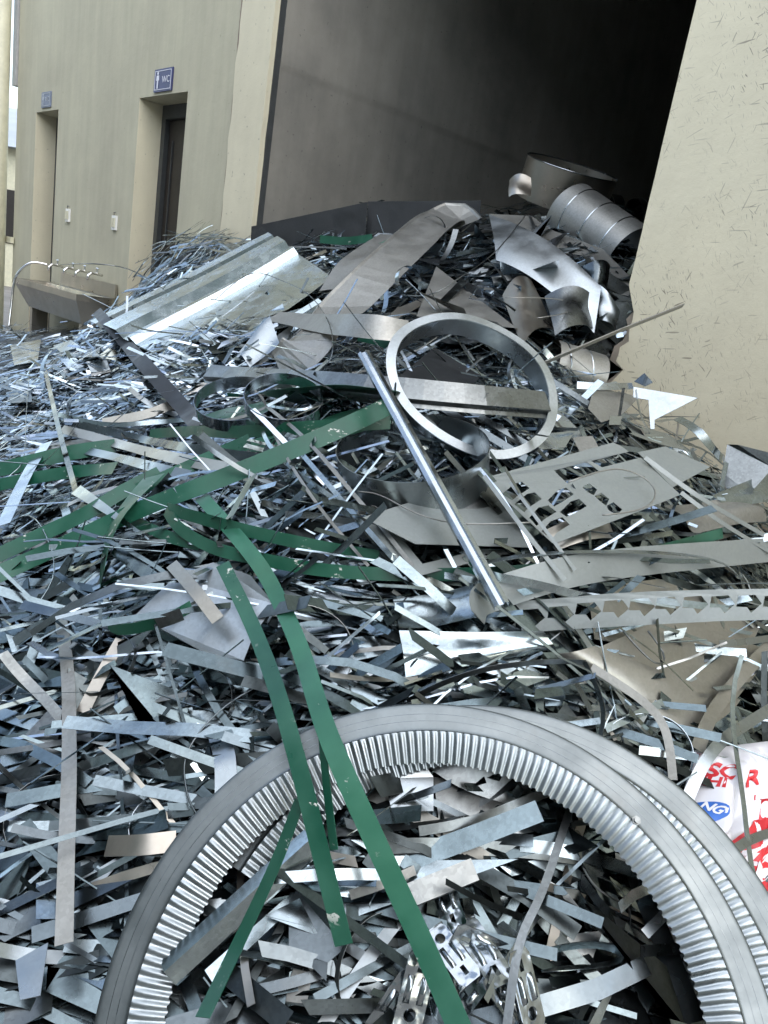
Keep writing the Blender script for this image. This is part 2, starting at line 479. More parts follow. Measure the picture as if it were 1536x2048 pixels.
# ------------------------------------------------------------------ heap shape (height field fitted to control points)
def at_z(px, py, z):
    d = ray(px, py); t = (z - EYE[2]) / d[2]; return EYE + d * t
def at_d(px, py, t):
    return EYE + ray(px, py) * t
CP = []
for px, py, z in ((2150, 2048, .02), (2150, 1700, .08), (2150, 1400, .22), (2000, 1150, .42), (-250, 2048, .02), (0, 2048, .03), (400, 2048, .06), (768, 2048, .1), (1150, 2048, .1), (1536, 2048, .05), (1750, 2048, .03), (768, 2500, .02), (0, 2500, .0), (1536, 2500, .0),
                  (-250, 1700, .05), (0, 1700, .1), (400, 1700, .2), (768, 1700, .27), (1150, 1700, .28), (1536, 1700, .2), (1750, 1700, .15),
                  (-250, 1400, .1), (0, 1400, .2), (400, 1400, .33), (768, 1368, .42), (1150, 1368, .47), (1536, 1400, .4), (1750, 1400, .36),
                  (-250, 1150, .15), (0, 1150, .28), (400, 1150, .48), (768, 1150, .58), (1150, 1150, .62), (1536, 1150, .57),
                  (-200, 950, .15), (0, 950, .3), (300, 950, .5), (600, 950, .7), (900, 950, .76), (1200, 950, .80), (1480, 960, .80),
                  (0, 800, .3), (200, 800, .44), (450, 800, .67), (700, 800, .88), (1000, 800, .95), (1260, 850, .92), (-200, 800, .18)):
    CP.append(at_z(px, py, z))
for px, py, t in ((0, 645, 8.0), (0, 700, 6.0), (100, 655, 6.6), (200, 660, 5.5), (330, 500, 5.0), (440, 478, 4.9), (560, 470, 4.75), (735, 430, 4.5), (900, 440, 4.3), (1050, 420, 4.2), (1240, 440, 4.0),
                  (1240, 620, 3.2), (1215, 760, 3.1), (600, 600, 3.8), (900, 600, 3.3), (1050, 600, 3.2), (400, 600, 4.3), (300, 590, 4.8), (450, 700, 3.3), (300, 700, 3.6),
                  (150, 720, 4.2), (700, 700, 2.9), (950, 700, 2.8), (1130, 720, 2.95), (735, 445, 5.2), (1050, 440, 5.2), (1240, 430, 5.0), (900, 470, 6.2), (1150, 470, 6.2)):
    CP.append(at_d(px, py, t))
CP = np.array(CP)
def _tps(r2):
    return 0.5 * r2 * np.log(r2 + 1e-9)
def fit_tps(P, lam):
    n = len(P)
    d2 = ((P[:, None, :2] - P[None, :, :2]) ** 2).sum(-1)
    K = _tps(d2) + lam * np.eye(n)
    Q = np.c_[np.ones(n), P[:, :2]]
    A = np.block([[K, Q], [Q.T, np.zeros((3, 3))]])
    return np.linalg.solve(A, np.r_[P[:, 2], np.zeros(3)])
W_TPS = fit_tps(CP, 0.02)
GX0, GX1, GY0, GY1, GN = -7.0, 4.0, -0.6, 10.5, 260
gx = np.linspace(GX0, GX1, GN); gy = np.linspace(GY0, GY1, GN)
XX, YY = np.meshgrid(gx, gy, indexing='ij')
ZZ = np.zeros_like(XX)
for i in range(GN):
    d2 = (XX[i][:, None] - CP[None, :, 0]) ** 2 + (YY[i][:, None] - CP[None, :, 1]) ** 2
    ZZ[i] = _tps(d2) @ W_TPS[:-3] + W_TPS[-3] + W_TPS[-2] * XX[i] + W_TPS[-1] * YY[i]
ZZ = np.clip(ZZ, -0.05, 2.0)
ZZ += 0.02 * np.sin(XX * 7.3 + 1.1) * np.sin(YY * 6.1) + 0.012 * np.sin(XX * 15 + 2 + YY * 4) * np.sin(YY * 13 - XX * 5)
def heap(x, y):
    u = np.clip((np.asarray(x, float) - GX0) / (GX1 - GX0) * (GN - 1), 0, GN - 1.001)
    v = np.clip((np.asarray(y, float) - GY0) / (GY1 - GY0) * (GN - 1), 0, GN - 1.001)
    i = u.astype(int); j = v.astype(int); a = u - i; b = v - j
    return ZZ[i, j] * (1 - a) * (1 - b) + ZZ[i + 1, j] * a * (1 - b) + ZZ[i, j + 1] * (1 - a) * b + ZZ[i + 1, j + 1] * a * b
def heap_n(x, y, e=0.06):
    return norm((-(heap(x + e, y) - heap(x - e, y)) / (2 * e), -(heap(x, y + e) - heap(x, y - e)) / (2 * e), 1.0))
TS = np.r_[np.arange(0.55, 2.5, 0.01), np.arange(2.5, 9.5, 0.025)]
def P(px, py, lift=0.0):
    """point on the heap, or lift metres above it, that the photograph shows at this pixel"""
    d = ray(px, py)
    q = EYE[None, :] + d[None, :] * TS[:, None]
    g = q[:, 2] - heap(q[:, 0], q[:, 1]) - lift
    k = np.argmax(g < 0)
    if g[k] >= 0:
        k = int(np.argmin(g)); return q[k]
    if k == 0: return q[0]
    a = g[k - 1] / (g[k - 1] - g[k])
    return q[k - 1] + (q[k] - q[k - 1]) * a
def to_px(p):
    v = np.asarray(p) - EYE; d = v.dot(FW)
    return 768 + F_PX * v.dot(XC) / d, 1024 - F_PX * v.dot(YC) / d, d
def in_place(x, y, m=0.04):
    s, n = to_sn(x, y)
    if n > -m and not (S_PIL1 + m < s < S_BAY1 - m): return False
    return n < BAY_D - m

# heap core under the loose pieces, coloured dark to paint shade in the gaps
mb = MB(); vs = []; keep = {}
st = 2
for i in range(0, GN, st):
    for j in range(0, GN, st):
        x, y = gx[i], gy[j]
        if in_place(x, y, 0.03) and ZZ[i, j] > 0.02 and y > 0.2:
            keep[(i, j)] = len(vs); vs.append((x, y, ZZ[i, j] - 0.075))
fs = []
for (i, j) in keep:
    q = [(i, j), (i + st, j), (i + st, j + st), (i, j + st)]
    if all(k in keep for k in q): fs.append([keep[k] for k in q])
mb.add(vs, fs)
tag(mb.build('scrap_heap', M['core'], smooth=True), 'heap core underneath the loose pieces, coloured dark as shade in the gaps', 'scrap', kind='stuff')

# ------------------------------------------------------------------ ribbons
def ribbon(mb, pts, wd, hw, th=0.0009, tint=(1, 1, 1), mi=0, skew=(0, 0)):
    """closed strip: pts centre line, wd unit width directions, hw half widths"""
    pts = np.asarray(pts, float); wd = np.asarray(wd, float); n = len(pts)
    hw = np.broadcast_to(np.asarray(hw, float), (n,))
    T = np.gradient(pts, axis=0); T /= np.linalg.norm(T, axis=1)[:, None] + 1e-12
    N = np.cross(T, wd); N /= np.linalg.norm(N, axis=1)[:, None] + 1e-12
    L = pts - wd * hw[:, None]; Rr = pts + wd * hw[:, None]
    L[0] = L[0] + T[0] * skew[0]; Rr[0] = Rr[0] - T[0] * skew[0]
    L[-1] = L[-1] + T[-1] * skew[1]; Rr[-1] = Rr[-1] - T[-1] * skew[1]
    h = N * th * 0.5
    # separate vertices for each side, so that smooth shading keeps the edges crisp
    V = np.stack([L - h, Rr - h, Rr - h, Rr + h, Rr + h, L + h, L + h, L - h], 1).reshape(-1, 3)
    F = []
    for i in range(n - 1):
        o = 8 * i
        F += [(o + k, o + k + 8, o + k + 9, o + k + 1) for k in (0, 2, 4, 6)]
    mb.add(V, F, tint, mi)

def catmull(K, m):
    K = np.asarray(K, float)
    if len(K) == 2: 
        t = np.linspace(0, 1, m)[:, None]; return K[0] * (1 - t) + K[1] * t
    E_ = np.vstack([2 * K[0] - K[1], K, 2 * K[-1] - K[-2]])
    out = []
    segs = len(K) - 1
    for q in np.linspace(0, segs - 1e-6, m):
        i = int(q); t = q - i
        a, b, c, d = E_[i], E_[i + 1], E_[i + 2], E_[i + 3]
        out.append(0.5 * (2 * b + (c - a) * t + (2 * a - 5 * b + 4 * c - d) * t * t + (3 * b - a - 3 * c + d) * t ** 3))
    return np.array(out)

def rot_about(v, axis, ang):
    axis = norm(axis); c, s = math.cos(ang), math.sin(ang)
    return v * c + np.cross(axis, v) * s + axis * axis.dot(v) * (1 - c)

def strip(name, mat, ctl, wpx, roll=0.0, label=None, cat='metal strip', group=None, m=None, th=0.0012, taper=None, skew=(0, 0), build=True, mb=None, wmax=0.2, tint=(1, 1, 1), parent=None, face=0.55):
    """a strip whose centre line runs through the given pixels, lying lift metres above the heap; roll in degrees (scalar or per end)"""
    ctl = [c if len(c) > 2 else (*c, 0.03) for c in ctl]
    ln = sum(math.dist(a[:2], b[:2]) for a, b in zip(ctl, ctl[1:]))
    m = m or int(min(60, max(6, ln / 18)))
    K = catmull(ctl, m)
    pts = np.array([P(k[0], k[1], k[2]) for k in K])
    if m > 8:                                  # stiff metal: smooth out the heap's small bumps
        for _ in range(3):
            pts[1:-1] = 0.25 * pts[:-2] + 0.5 * pts[1:-1] + 0.25 * pts[2:]
    T = np.gradient(pts, axis=0)
    rolls = np.interp(np.linspace(0, 1, m), np.linspace(0, 1, len(roll)), roll) if hasattr(roll, '__len__') else np.full(m, roll)
    wd = []; sc = []
    for i in range(m):
        nh = norm(heap_n(pts[i][0], pts[i][1], 0.15) + face * norm(EYE - pts[i]))
        w = norm(np.cross(nh, T[i])); w = rot_about(w, T[i], R_(rolls[i]))
        wd.append(w)
        a = np.array(to_px(pts[i])[:2]); b = np.array(to_px(pts[i] + w * 0.01)[:2]); c = np.array(to_px(pts[i] + norm(T[i]) * 0.01)[:2])
        tv = (c - a) / (np.linalg.norm(c - a) + 1e-9); pv = b - a
        perp = abs(tv[0] * pv[1] - tv[1] * pv[0]) * 100
        sc.append(perp)
    wp = np.interp(np.linspace(0, 1, m), np.linspace(0, 1, len(wpx)), wpx) if hasattr(wpx, '__len__') else np.full(m, float(wpx))
    half = np.full(m, min(wmax, float(np.median(wp / np.maximum(sc, 60)))) / 2)
    if taper is not None: half = half * np.interp(np.linspace(0, 1, m), np.linspace(0, 1, len(taper)), taper)
    own = mb is None
    if own: mb = MB()
    ribbon(mb, pts, np.array(wd), half, th, tint, 0, (skew[0] * half[0], skew[1] * half[-1]))
    if not own: return pts, wd, half
    o = mb.build(name, mat, parent, smooth=True)
    if label: tag(o, label, cat, group)
    return o

def wire(label, ctl, r=0.0018, mat='dull', name='wire', cat='wire', group=None, m=None):
    ctl = [c if len(c) > 2 else (*c, 0.05) for c in ctl]
    ln = sum(math.dist(a[:2], b[:2]) for a, b in zip(ctl, ctl[1:]))
    K = catmull(ctl, m or int(min(50, max(8, ln / 14))))
    pts = np.array([P(*k) for k in K])
    for _ in range(2): pts[1:-1] = 0.25 * pts[:-2] + 0.5 * pts[1:-1] + 0.25 * pts[2:]
    mb = MB(); mb.tube(pts, r, 6)
    return tag(mb.build(name, M[mat], smooth=True), label, cat, group)

def quad(name, mat, c, label=None, cat='metal sheet', bulge=0.0, curl=0.0, prof=None, nu=10, nv=10, th=0.0012, ripple=0.004, parent=None, group=None, z_off=0.0, smooth=True):
    """bent sheet between four pixel corners (u from c0 to c1, v from c0 to c3)"""
    q = [P(*k) if len(k) == 3 else at_d(k[0], k[1], k[3]) for k in c]
    nrm = norm(np.cross(q[1] - q[0], q[3] - q[0]))
    if nrm.dot(EYE - q[0]) < 0: nrm = -nrm
    us = np.linspace(0, 1, nu + 1)
    if prof: us = np.array(sorted(set(list(us) + [p[0] for p in prof])))
    vv = np.linspace(0, 1, nv + 1)
    ph = random.uniform(0, 9)
    vs = []
    for u in us:
        for v in vv:
            p = q[0] * (1 - u) * (1 - v) + q[1] * u * (1 - v) + q[2] * u * v + q[3] * (1 - u) * v
            h = bulge * 4 * u * (1 - u) + curl * 4 * v * (1 - v) + ripple * (math.sin(ph + u * 5.1 + v * 2.7) + math.sin(ph * 2 + v * 6.3 - u * 1.9))
            if prof: h += np.interp(u, [a for a, _ in prof], [b for _, b in prof])
            vs.append(p + nrm * (h + z_off))
    k = len(vv)
    fs = [(i * k + j, (i + 1) * k + j, (i + 1) * k + j + 1, i * k + j + 1) for i in range(len(us) - 1) for j in range(k - 1)]
    mb = MB(); mb.add(vs, fs)
    o = mb.build(name, mat, parent, smooth=smooth and not prof, th=th)
    if label: tag(o, label, cat, group)
    return o

def curve_fill(loops, depth):
    """filled plane figure with holes: list of 2-D loops, the first the outline; returns verts, faces"""
    cu = bpy.data.curves.new('tmp', 'CURVE'); cu.dimensions = '2D'; cu.fill_mode = 'BOTH'; cu.extrude = depth / 2
    for lp in loops:
        sp = cu.splines.new('POLY'); sp.points.add(len(lp) - 1)
        for pt, (x, y) in zip(sp.points, lp): pt.co = (x, y, 0, 1)
        sp.use_cyclic_u = True
    ob = bpy.data.objects.new('tmp', cu)
    me = bpy.data.meshes.new_from_object(ob)
    v = [tuple(x.co) for x in me.vertices]; f = [tuple(p.vertices) for p in me.polygons]
    bpy.data.objects.remove(ob); bpy.data.curves.remove(cu); bpy.data.meshes.remove(me)
    return v, f

def text_fill(txt, size, bold=0.0):
    cu = bpy.data.curves.new('tmp', 'FONT'); cu.body = txt; cu.size = size; cu.align_x = 'CENTER'; cu.align_y = 'CENTER'
    cu.resolution_u = 3; cu.offset = size * bold
    ob = bpy.data.objects.new('tmp', cu)
    me = bpy.data.meshes.new_from_object(ob)
    v = [tuple(x.co) for x in me.vertices]; f = [tuple(p.vertices) for p in me.polygons]
    bpy.data.objects.remove(ob); bpy.data.curves.remove(cu); bpy.data.meshes.remove(me)
    return v, f

def plane_of(pts, tilt=0.0):
    pts = np.asarray(pts); c = pts.mean(0)
    u, s, vt = np.linalg.svd(pts - c)
    n = vt[2]
    if n.dot(EYE - c) < 0: n = -n
    return c, n

def poly_sheet(name, mat, outline, holes=(), lift=0.04, label=None, cat='metal sheet', th=0.0014, normal=None, bend=0.0, parent=None, mi_mats=None, off=0.0, plane=None):
    """flat cut sheet: pixel outline and holes thrown onto one plane resting on the heap; optional slight cylindrical bend"""
    o3 = [P(p[0], p[1], p[2] if len(p) > 2 else lift) for p in outline]
    c, n = plane if plane is not None else plane_of(o3)
    if normal is not None: n = norm(normal)
    c = c + n * off
    def onp(px, py):
        d = ray(px, py); t = (c - EYE).dot(n) / d.dot(n); return EYE + d * t
    ax = norm(np.cross((0, 0, 1), n)) if abs(n[2]) < 0.98 else np.array([1.0, 0, 0]); ay = np.cross(n, ax)
    to2 = lambda q: ((q - c).dot(ax), (q - c).dot(ay))
    loops = [[to2(onp(p[0], p[1])) for p in outline]] + [[to2(onp(*p)) for p in h] for h in holes]
    v, f = curve_fill(loops, th)
    rx = max(abs(p[0]) for p in v) + 1e-6
    W = [c + ax * p[0] + ay * p[1] + n * (p[2] - bend * (p[0] / rx) ** 2) for p in v]
    mb = MB(); mb.add(W, f)
    o = mb.build(name, mat, parent)
    if label: tag(o, label, cat)
    return o, (c, n, ax, ay)

def fit_ring(pxs, anchor, lift, prior=None, wprior=0.0):
    """plane, centre and radius of the circle whose outline the given pixels show"""
    a = P(*anchor, lift); pxs = [ray(*p) for p in pxs]
    best = None
    hn = prior if prior is not None else heap_n(a[0], a[1], 0.2)
    v = norm(EYE - a)
    ax = norm(np.cross((0, 0, 1), v)); ay = np.cross(v, ax)
    for i in range(-17, 18):
        for j in range(-17, 18):
            n = norm(v + ax * math.tan(R_(i * 4.2)) + ay * math.tan(R_(j * 4.2)))
            Q = np.array([EYE + d * ((a - EYE).dot(n) / d.dot(n)) for d in pxs])
            e1 = norm(np.cross(n, (0.3, 0.2, 0.9))); e2 = np.cross(n, e1)
            x = (Q - a).dot(e1); y = (Q - a).dot(e2)
            A = np.c_[2 * x, 2 * y, np.ones(len(x))]
            s, *_ = np.linalg.lstsq(A, x * x + y * y, rcond=None)
            r = math.sqrt(max(1e-9, s[2] + s[0] ** 2 + s[1] ** 2))
            res = np.sqrt(np.mean((np.hypot(x - s[0], y - s[1]) - r) ** 2)) / r + wprior * (1 - n.dot(hn))
            if r < 2 and (best is None or res < best[0]): best = (res, a + e1 * s[0] + e2 * s[1], n, r)
    return best[1], best[2], best[3]

def frame_of(n):
    e1 = norm(np.cross(n, (0.31, -0.2, 0.93))); return e1, np.cross(n, e1)

def lathe(mb, c, n, prof, nseg=64, a0=0.0, a1=2 * math.pi, fn=None, tint=(1, 1, 1), mi=0, e=None):
    """sweep profile [(radius, height)] round axis n; fn(angle, k) adds to (radius, height)"""
    e1, e2 = e if e is not None else frame_of(n)
    full = abs(a1 - a0 - 2 * math.pi) < 1e-6
    m = nseg if full else nseg + 1
    vs = []
    for i in range(m):
        q = a0 + (a1 - a0) * i / nseg
        d = e1 * math.cos(q) + e2 * math.sin(q)
        for k, (r, h) in enumerate(prof):
            if fn: dr, dh = fn(q, k); r, h = r + dr, h + dh
            vs.append(c + d * r + n * h)
    K = len(prof); fs = []
    for i in range(nseg):
        i2 = (i + 1) % m
        for k in range(K - 1): fs.append((i * K + k, i * K + k + 1, i2 * K + k + 1, i2 * K + k))
    mb.add(vs, fs, tint, mi)

# outline of the big arc in front, which nothing loose may cross
ARC = [(215, 1942), (250, 1845), (310, 1730), (380, 1640), (450, 1570), (565, 1487), (700, 1427), (860, 1402), (958, 1412), (1068, 1453), (1196, 1526), (1298, 1600), (1383, 1685), (1458, 1795), (1508, 1910), (1533, 2000)]
AC, AN, AR = fit_ring(ARC, (860, 1402), 0.14, wprior=0.02)
def under_arc(pts):
    q = pts - AC; h = q @ AN; rho = np.linalg.norm(q - h[:, None] * AN[None], axis=1)
    on = (rho > .76 * AR) & (rho < 1.24 * AR) & (h > -.07)
    return pts - AN * (h[on].max() + .075) if on.any() else pts

# ------------------------------------------------------------------ loose filling of the heap
TINTS = [((0.95, 0.97, 1.0), 5), ((1.15, 1.18, 1.22), 4), ((0.7, 0.73, 0.75), 5), ((0.5, 0.54, 0.55), 4), ((0.36, 0.40, 0.42), 3), ((1.0, 0.95, 0.84), 1.5)]
def pick(lst):
    t = random.uniform(0, sum(w for _, w in lst))
    for v, w in lst:
        t -= w
        if t <= 0: return v
    return lst[-1][0]

def piece(mb, c, nh, kind, ln, w, tint, mi=0, th=0.0008, ang=None, tilt=14, curv=None, twist=None):
    """one loose piece: strip, plate, sliver or wire round centre c lying roughly along the slope nh"""
    n = norm(np.asarray(nh) + RS.normal(0, math.tan(R_(tilt)), 3) * np.array([1, 1, .3]))
    if n[2] < 0.05: n[2] = 0.1; n = norm(n)
    e1 = norm(np.cross((0.0, 1.0, 0.05), n)); e2 = np.cross(n, e1)
    a = random.gauss(0.12, 0.75) if ang is None else ang
    T = e1 * math.cos(a) + e2 * math.sin(a); W = np.cross(n, T)
    if curv is None: curv = random.choice((0.03, 0.08, 0.15, 0.25, 0.4, 0.6, 1.0)) * random.choice((-1, 1, -1)) / max(ln, .08)
    side = random.gauss(0, 0.32) / max(ln, .1)
    if twist is None: twist = random.gauss(0, 0.7) if random.random() < 0.18 else random.gauss(0, .08)
    k = 2 if (kind == 'plate' and random.random() < .35) else (4 if abs(curv * ln) < 0.2 and abs(twist) < .2 else 9)
    wavy = random.uniform(.04, .28) if (kind == 'strip' and ln > .2 and random.random() < .7) else 0
    if wavy: k = 10
    if kind == 'wire': k = 12
    t = np.linspace(-0.5, 0.5, k)
    th_ = curv * ln * t; sd = side * ln * t
    if kind == 'strip' and wavy: th_ = th_ + wavy * np.sin(t * random.uniform(4, 11) + random.uniform(0, 6)); sd = sd + .5 * wavy * np.sin(t * random.uniform(3, 7) + random.uniform(0, 6))
    tang = T[None] * np.cos(th_)[:, None] + n[None] * np.sin(th_)[:, None] + W[None] * sd[:, None]
    tang /= np.linalg.norm(tang, axis=1)[:, None]
    stp = ln / (k - 1)
    pts = np.vstack([np.zeros(3), np.cumsum((tang[1:] + tang[:-1]) * 0.5 * stp, axis=0)])
    pts -= pts[k // 2]; pts += np.asarray(c)
    pts = under_arc(pts)
    nl = np.cross(tang, W[None]); nl /= np.linalg.norm(nl, axis=1)[:, None]
    wl = np.cross(nl, tang)
    q = twist * t * 2
    wd = wl * np.cos(q)[:, None] + nl * np.sin(q)[:, None]
    if kind == 'plate':
        taper = np.interp(t, (-.5, .5), (random.uniform(.2, 1), random.uniform(.3, 1)))
        sk = (random.gauss(0, .5) * w, random.gauss(0, .5) * w)
    elif kind == 'sliver':
        taper = np.interp(t, (-.5, .5), (1, random.uniform(.02, .3))); sk = (0, 0)
    else:
        taper = np.ones(k); sk = (random.gauss(0, .25) * w, random.gauss(0, .25) * w) if random.random() < .5 else (0, 0)
    ribbon(mb, pts, wd, taper * w / 2, th, tint, mi, sk)
    return pts

def fill(mb, n, region, kinds, lrange, wrange, lift, tilt=14, tints=TINTS, plate=(0.05, 0.16), mats=((0, 20), (1, 1.2), (2, 4), (3, 0.5)), ang=None):
    x0, x1, y0, y1 = region
    for _ in range(n):
        px, py = random.uniform(x0, x1), random.uniform(y0, y1)
        lf = random.uniform(*lift)
        c = P(px, py, lf)
        d = (c - EYE).dot(FW)
        if not in_place(c[0], c[1], 0.1) or c[2] - heap(c[0], c[1]) > lf + 0.05: continue
        kind = pick(kinds)
        s_, n_ = to_sn(c[0], c[1])
        lm = 9 if n_ < -0.6 else 0.35
        nh = heap_n(c[0], c[1], 0.12)
        mi = pick(mats)
        a = None if ang is None else random.gauss(*ang)
        if kind == 'plate':
            L_ = random.uniform(*plate); w = L_ * random.uniform(.4, 1.0)
            piece(mb, c, nh, kind, min(L_, lm), w, pick(tints), mi, ang=a, tilt=tilt + 5, curv=random.gauss(0, 1.2), twist=random.gauss(0, .08))
        elif kind == 'wire':
            piece(mb, c, nh, kind, min(lm, random.uniform(.3, .9)), 0.0025, pick(tints), 0, th=0.0025, tilt=tilt + 6, ang=a)
        else:
            L_ = min(lm, random.uniform(*lrange)); w = random.uniform(*wrange)
            piece(mb, c, nh, kind, L_, w, pick(tints), mi, ang=a, tilt=tilt)

KIN = [('strip', 10), ('plate', 2), ('sliver', 0.9), ('wire', 1.3)]
MATS = [M['galv'], M['bright'], M['dull'], M['beige'], M['green']]
BR = [((1.05, 1.08, 1.14), 6), ((1.2, 1.22, 1.28), 4), ((0.75, 0.78, 0.8), 3), ((0.5, 0.53, 0.55), 2), ((1.0, 0.95, 0.86), 1)]
DK = [((0.85, 0.88, 0.9), 2), ((0.62, 0.66, 0.67), 6), ((0.45, 0.49, 0.5), 6), ((0.32, 0.36, 0.38), 5), ((1.15, 1.18, 1.2), 1.5), ((0.9, 0.86, 0.76), .7)]
NK = [(tuple(x * .66 for x in t), w) for t, w in DK]  # darkened tints put the foreground's shade into the near pieces' colour
fm = MB()
# near apron
fill(fm, 870, (-350, 2050, 1480, 2250), KIN, (.35, .9), (.006, .022), (-.09, -.015), tilt=8, tints=NK, ang=(.1, .8))
fill(fm, 500, (-350, 2050, 1480, 2250), [('strip', 10), ('plate', 1.5), ('sliver', 1), ('wire', 1)], (.4, 1.0), (.012, .034), (-.06, .0), tilt=4, tints=NK, plate=(.07, .13), ang=(.12, .45))
# middle
fill(fm, 2000, (-350, 2050, 1020, 1540), KIN, (.3, .85), (.006, .024), (-.09, -.015), tilt=9, tints=DK, ang=(.1, .7), mats=((0, 16), (1, 3), (2, 4), (3, .4)))
fill(fm, 740, (-350, 2050, 1020, 1540), [('strip', 10), ('plate', 2), ('sliver', 1), ('wire', 1)], (.4, 1.0), (.009, .03), (-.06, .005), tilt=6, tints=DK, plate=(.08, .18), ang=(.12, .45))
# long flat bands lying over one another in front
LB = [((0.5, 0.54, 0.55), 5), ((0.36, 0.4, 0.41), 6), ((0.26, 0.29, 0.30), 5), ((0.8, 0.83, 0.85), 2)]
fill(fm, 200, (-350, 2050, 1460, 2200), [('strip', 9), ('plate', 4)], (.5, 1.1), (.018, .042), (-.045, -.005), tilt=4, tints=LB, plate=(.12, .24), ang=(.06, .35), mats=((0, 10), (2, 4)))
fill(fm, 230, (-350, 2050, 1080, 1480), [('strip', 9), ('plate', 5)], (.5, 1.1), (.018, .04), (-.045, -.005), tilt=5, tints=LB, plate=(.12, .28), ang=(.06, .4), mats=((0, 10), (2, 4)))
# upper band
fill(fm, 2200, (-200, 1600, 760, 1080), KIN, (.2, .7), (.007, .024), (-.09, -.01), tilt=9, tints=BR, mats=((0, 14), (1, 5), (2, 2), (3, .5)))
fill(fm, 2000, (380, 1330, 470, 800), KIN, (.12, .55), (.007, .028), (-.09, -.01), tilt=9, tints=BR, mats=((0, 14), (1, 5), (2, 3), (3, .5)))
fill(fm, 110, (880, 1270, 440, 700), [('plate', 1)], (.2, .4), (.02, .05), (-.04, .015), tilt=7, tints=BR, plate=(.14, .32), mats=((0, 8), (1, 4), (2, 4)))
# long springy slivers over everything
fill(fm, 90, (-50, 1600, 620, 1000), [('strip', 1)], (.5, 1.1), (.004, .009), (.0, .05), tilt=8, tints=BR, mats=((0, 6), (1, 6)), ang=(.15, .6))
fill(fm, 70, (-50, 1600, 1000, 1500), [('strip', 1)], (.5, 1.0), (.004, .008), (.0, .04), tilt=7, tints=BR, mats=((0, 6), (1, 4)), ang=(.15, .6))
fill(fm, 420, (500, 1280, 390, 520), KIN, (.15, .5), (.01, .04), (-.09, -.01), tilt=10, tints=DK)
# bright small offcuts on the left
fill(fm, 3200, (-200, 560, 600, 900), [('strip', 8), ('plate', 3), ('sliver', 1), ('wire', .4)], (.1, .55), (.006, .022), (-.08, .01), tilt=9, tints=BR, plate=(.05, .12), mats=((0, 14), (1, 9), (2, 1), (3, .6)), ang=(0.25, .4))
fill(fm, 520, (290, 640, 455, 620), [('strip', 8), ('wire', 1)], (.25, .6), (.008, .02), (-.06, .03), tilt=8, tints=BR, ang=(0.0, .35))
tag(fm.build('loose_scrap', MATS, smooth=True), 'tangled loose metal offcuts and strips filling the heap', 'scrap', kind='stuff')
# ------------------------------------------------------------------ large single pieces
def sweep(name, mat, ctl, sect, label, cat='metal strip', roll=0.0, m=None, th=0.0012, parent=None, straight=False, face=0.7):
    """folded profile: section [(across px, up m)] carried along the pixel line"""
    ctl = [c if len(c) > 2 else (*c, 0.05) for c in ctl]
    if straight:
        a, b = P(*ctl[0]), P(*ctl[-1]); m = m or 6
        pts = np.array([a + (b - a) * t for t in np.linspace(0, 1, m)])
    else:
        K = catmull(ctl, m or 24); pts = np.array([P(*k) for k in K]); m = len(pts)
        for _ in range(3): pts[1:-1] = 0.25 * pts[:-2] + 0.5 * pts[1:-1] + 0.25 * pts[2:]
    T = np.gradient(pts, axis=0); sc, wd, up = [], [], []
    for i in range(m):
        nh = norm(heap_n(*pts[i][:2], 0.2) + face * norm(EYE - pts[i])); w = rot_about(norm(np.cross(nh, T[i])), T[i], R_(roll)); n = norm(np.cross(T[i], w))
        if n.dot(nh) < 0: n = -n
        a = np.array(to_px(pts[i])[:2]); b = np.array(to_px(pts[i] + w * .01)[:2]); c = np.array(to_px(pts[i] + norm(T[i]) * .01)[:2])
        tv = norm(c - a); pv = b - a; sc.append(abs(tv[0] * pv[1] - tv[1] * pv[0]) * 100)
        cr = tv[0] * pv[1] - tv[1] * pv[0]
        wd.append(w if cr > 0 else -w); up.append(n)
    k = 1 / max(60, float(np.median(sc)))
    vs = [pts[i] + wd[i] * (s * k) + up[i] * h for i in range(m) for s, h in sect]
    K = len(sect)
    fs = [(i * K + j, i * K + j + 1, (i + 1) * K + j + 1, (i + 1) * K + j) for i in range(m - 1) for j in range(K - 1)]
    mb = MB(); mb.add(vs, fs)
    o = mb.build(name, mat, parent, th=th)
    if label: tag(o, label, cat)
    return o

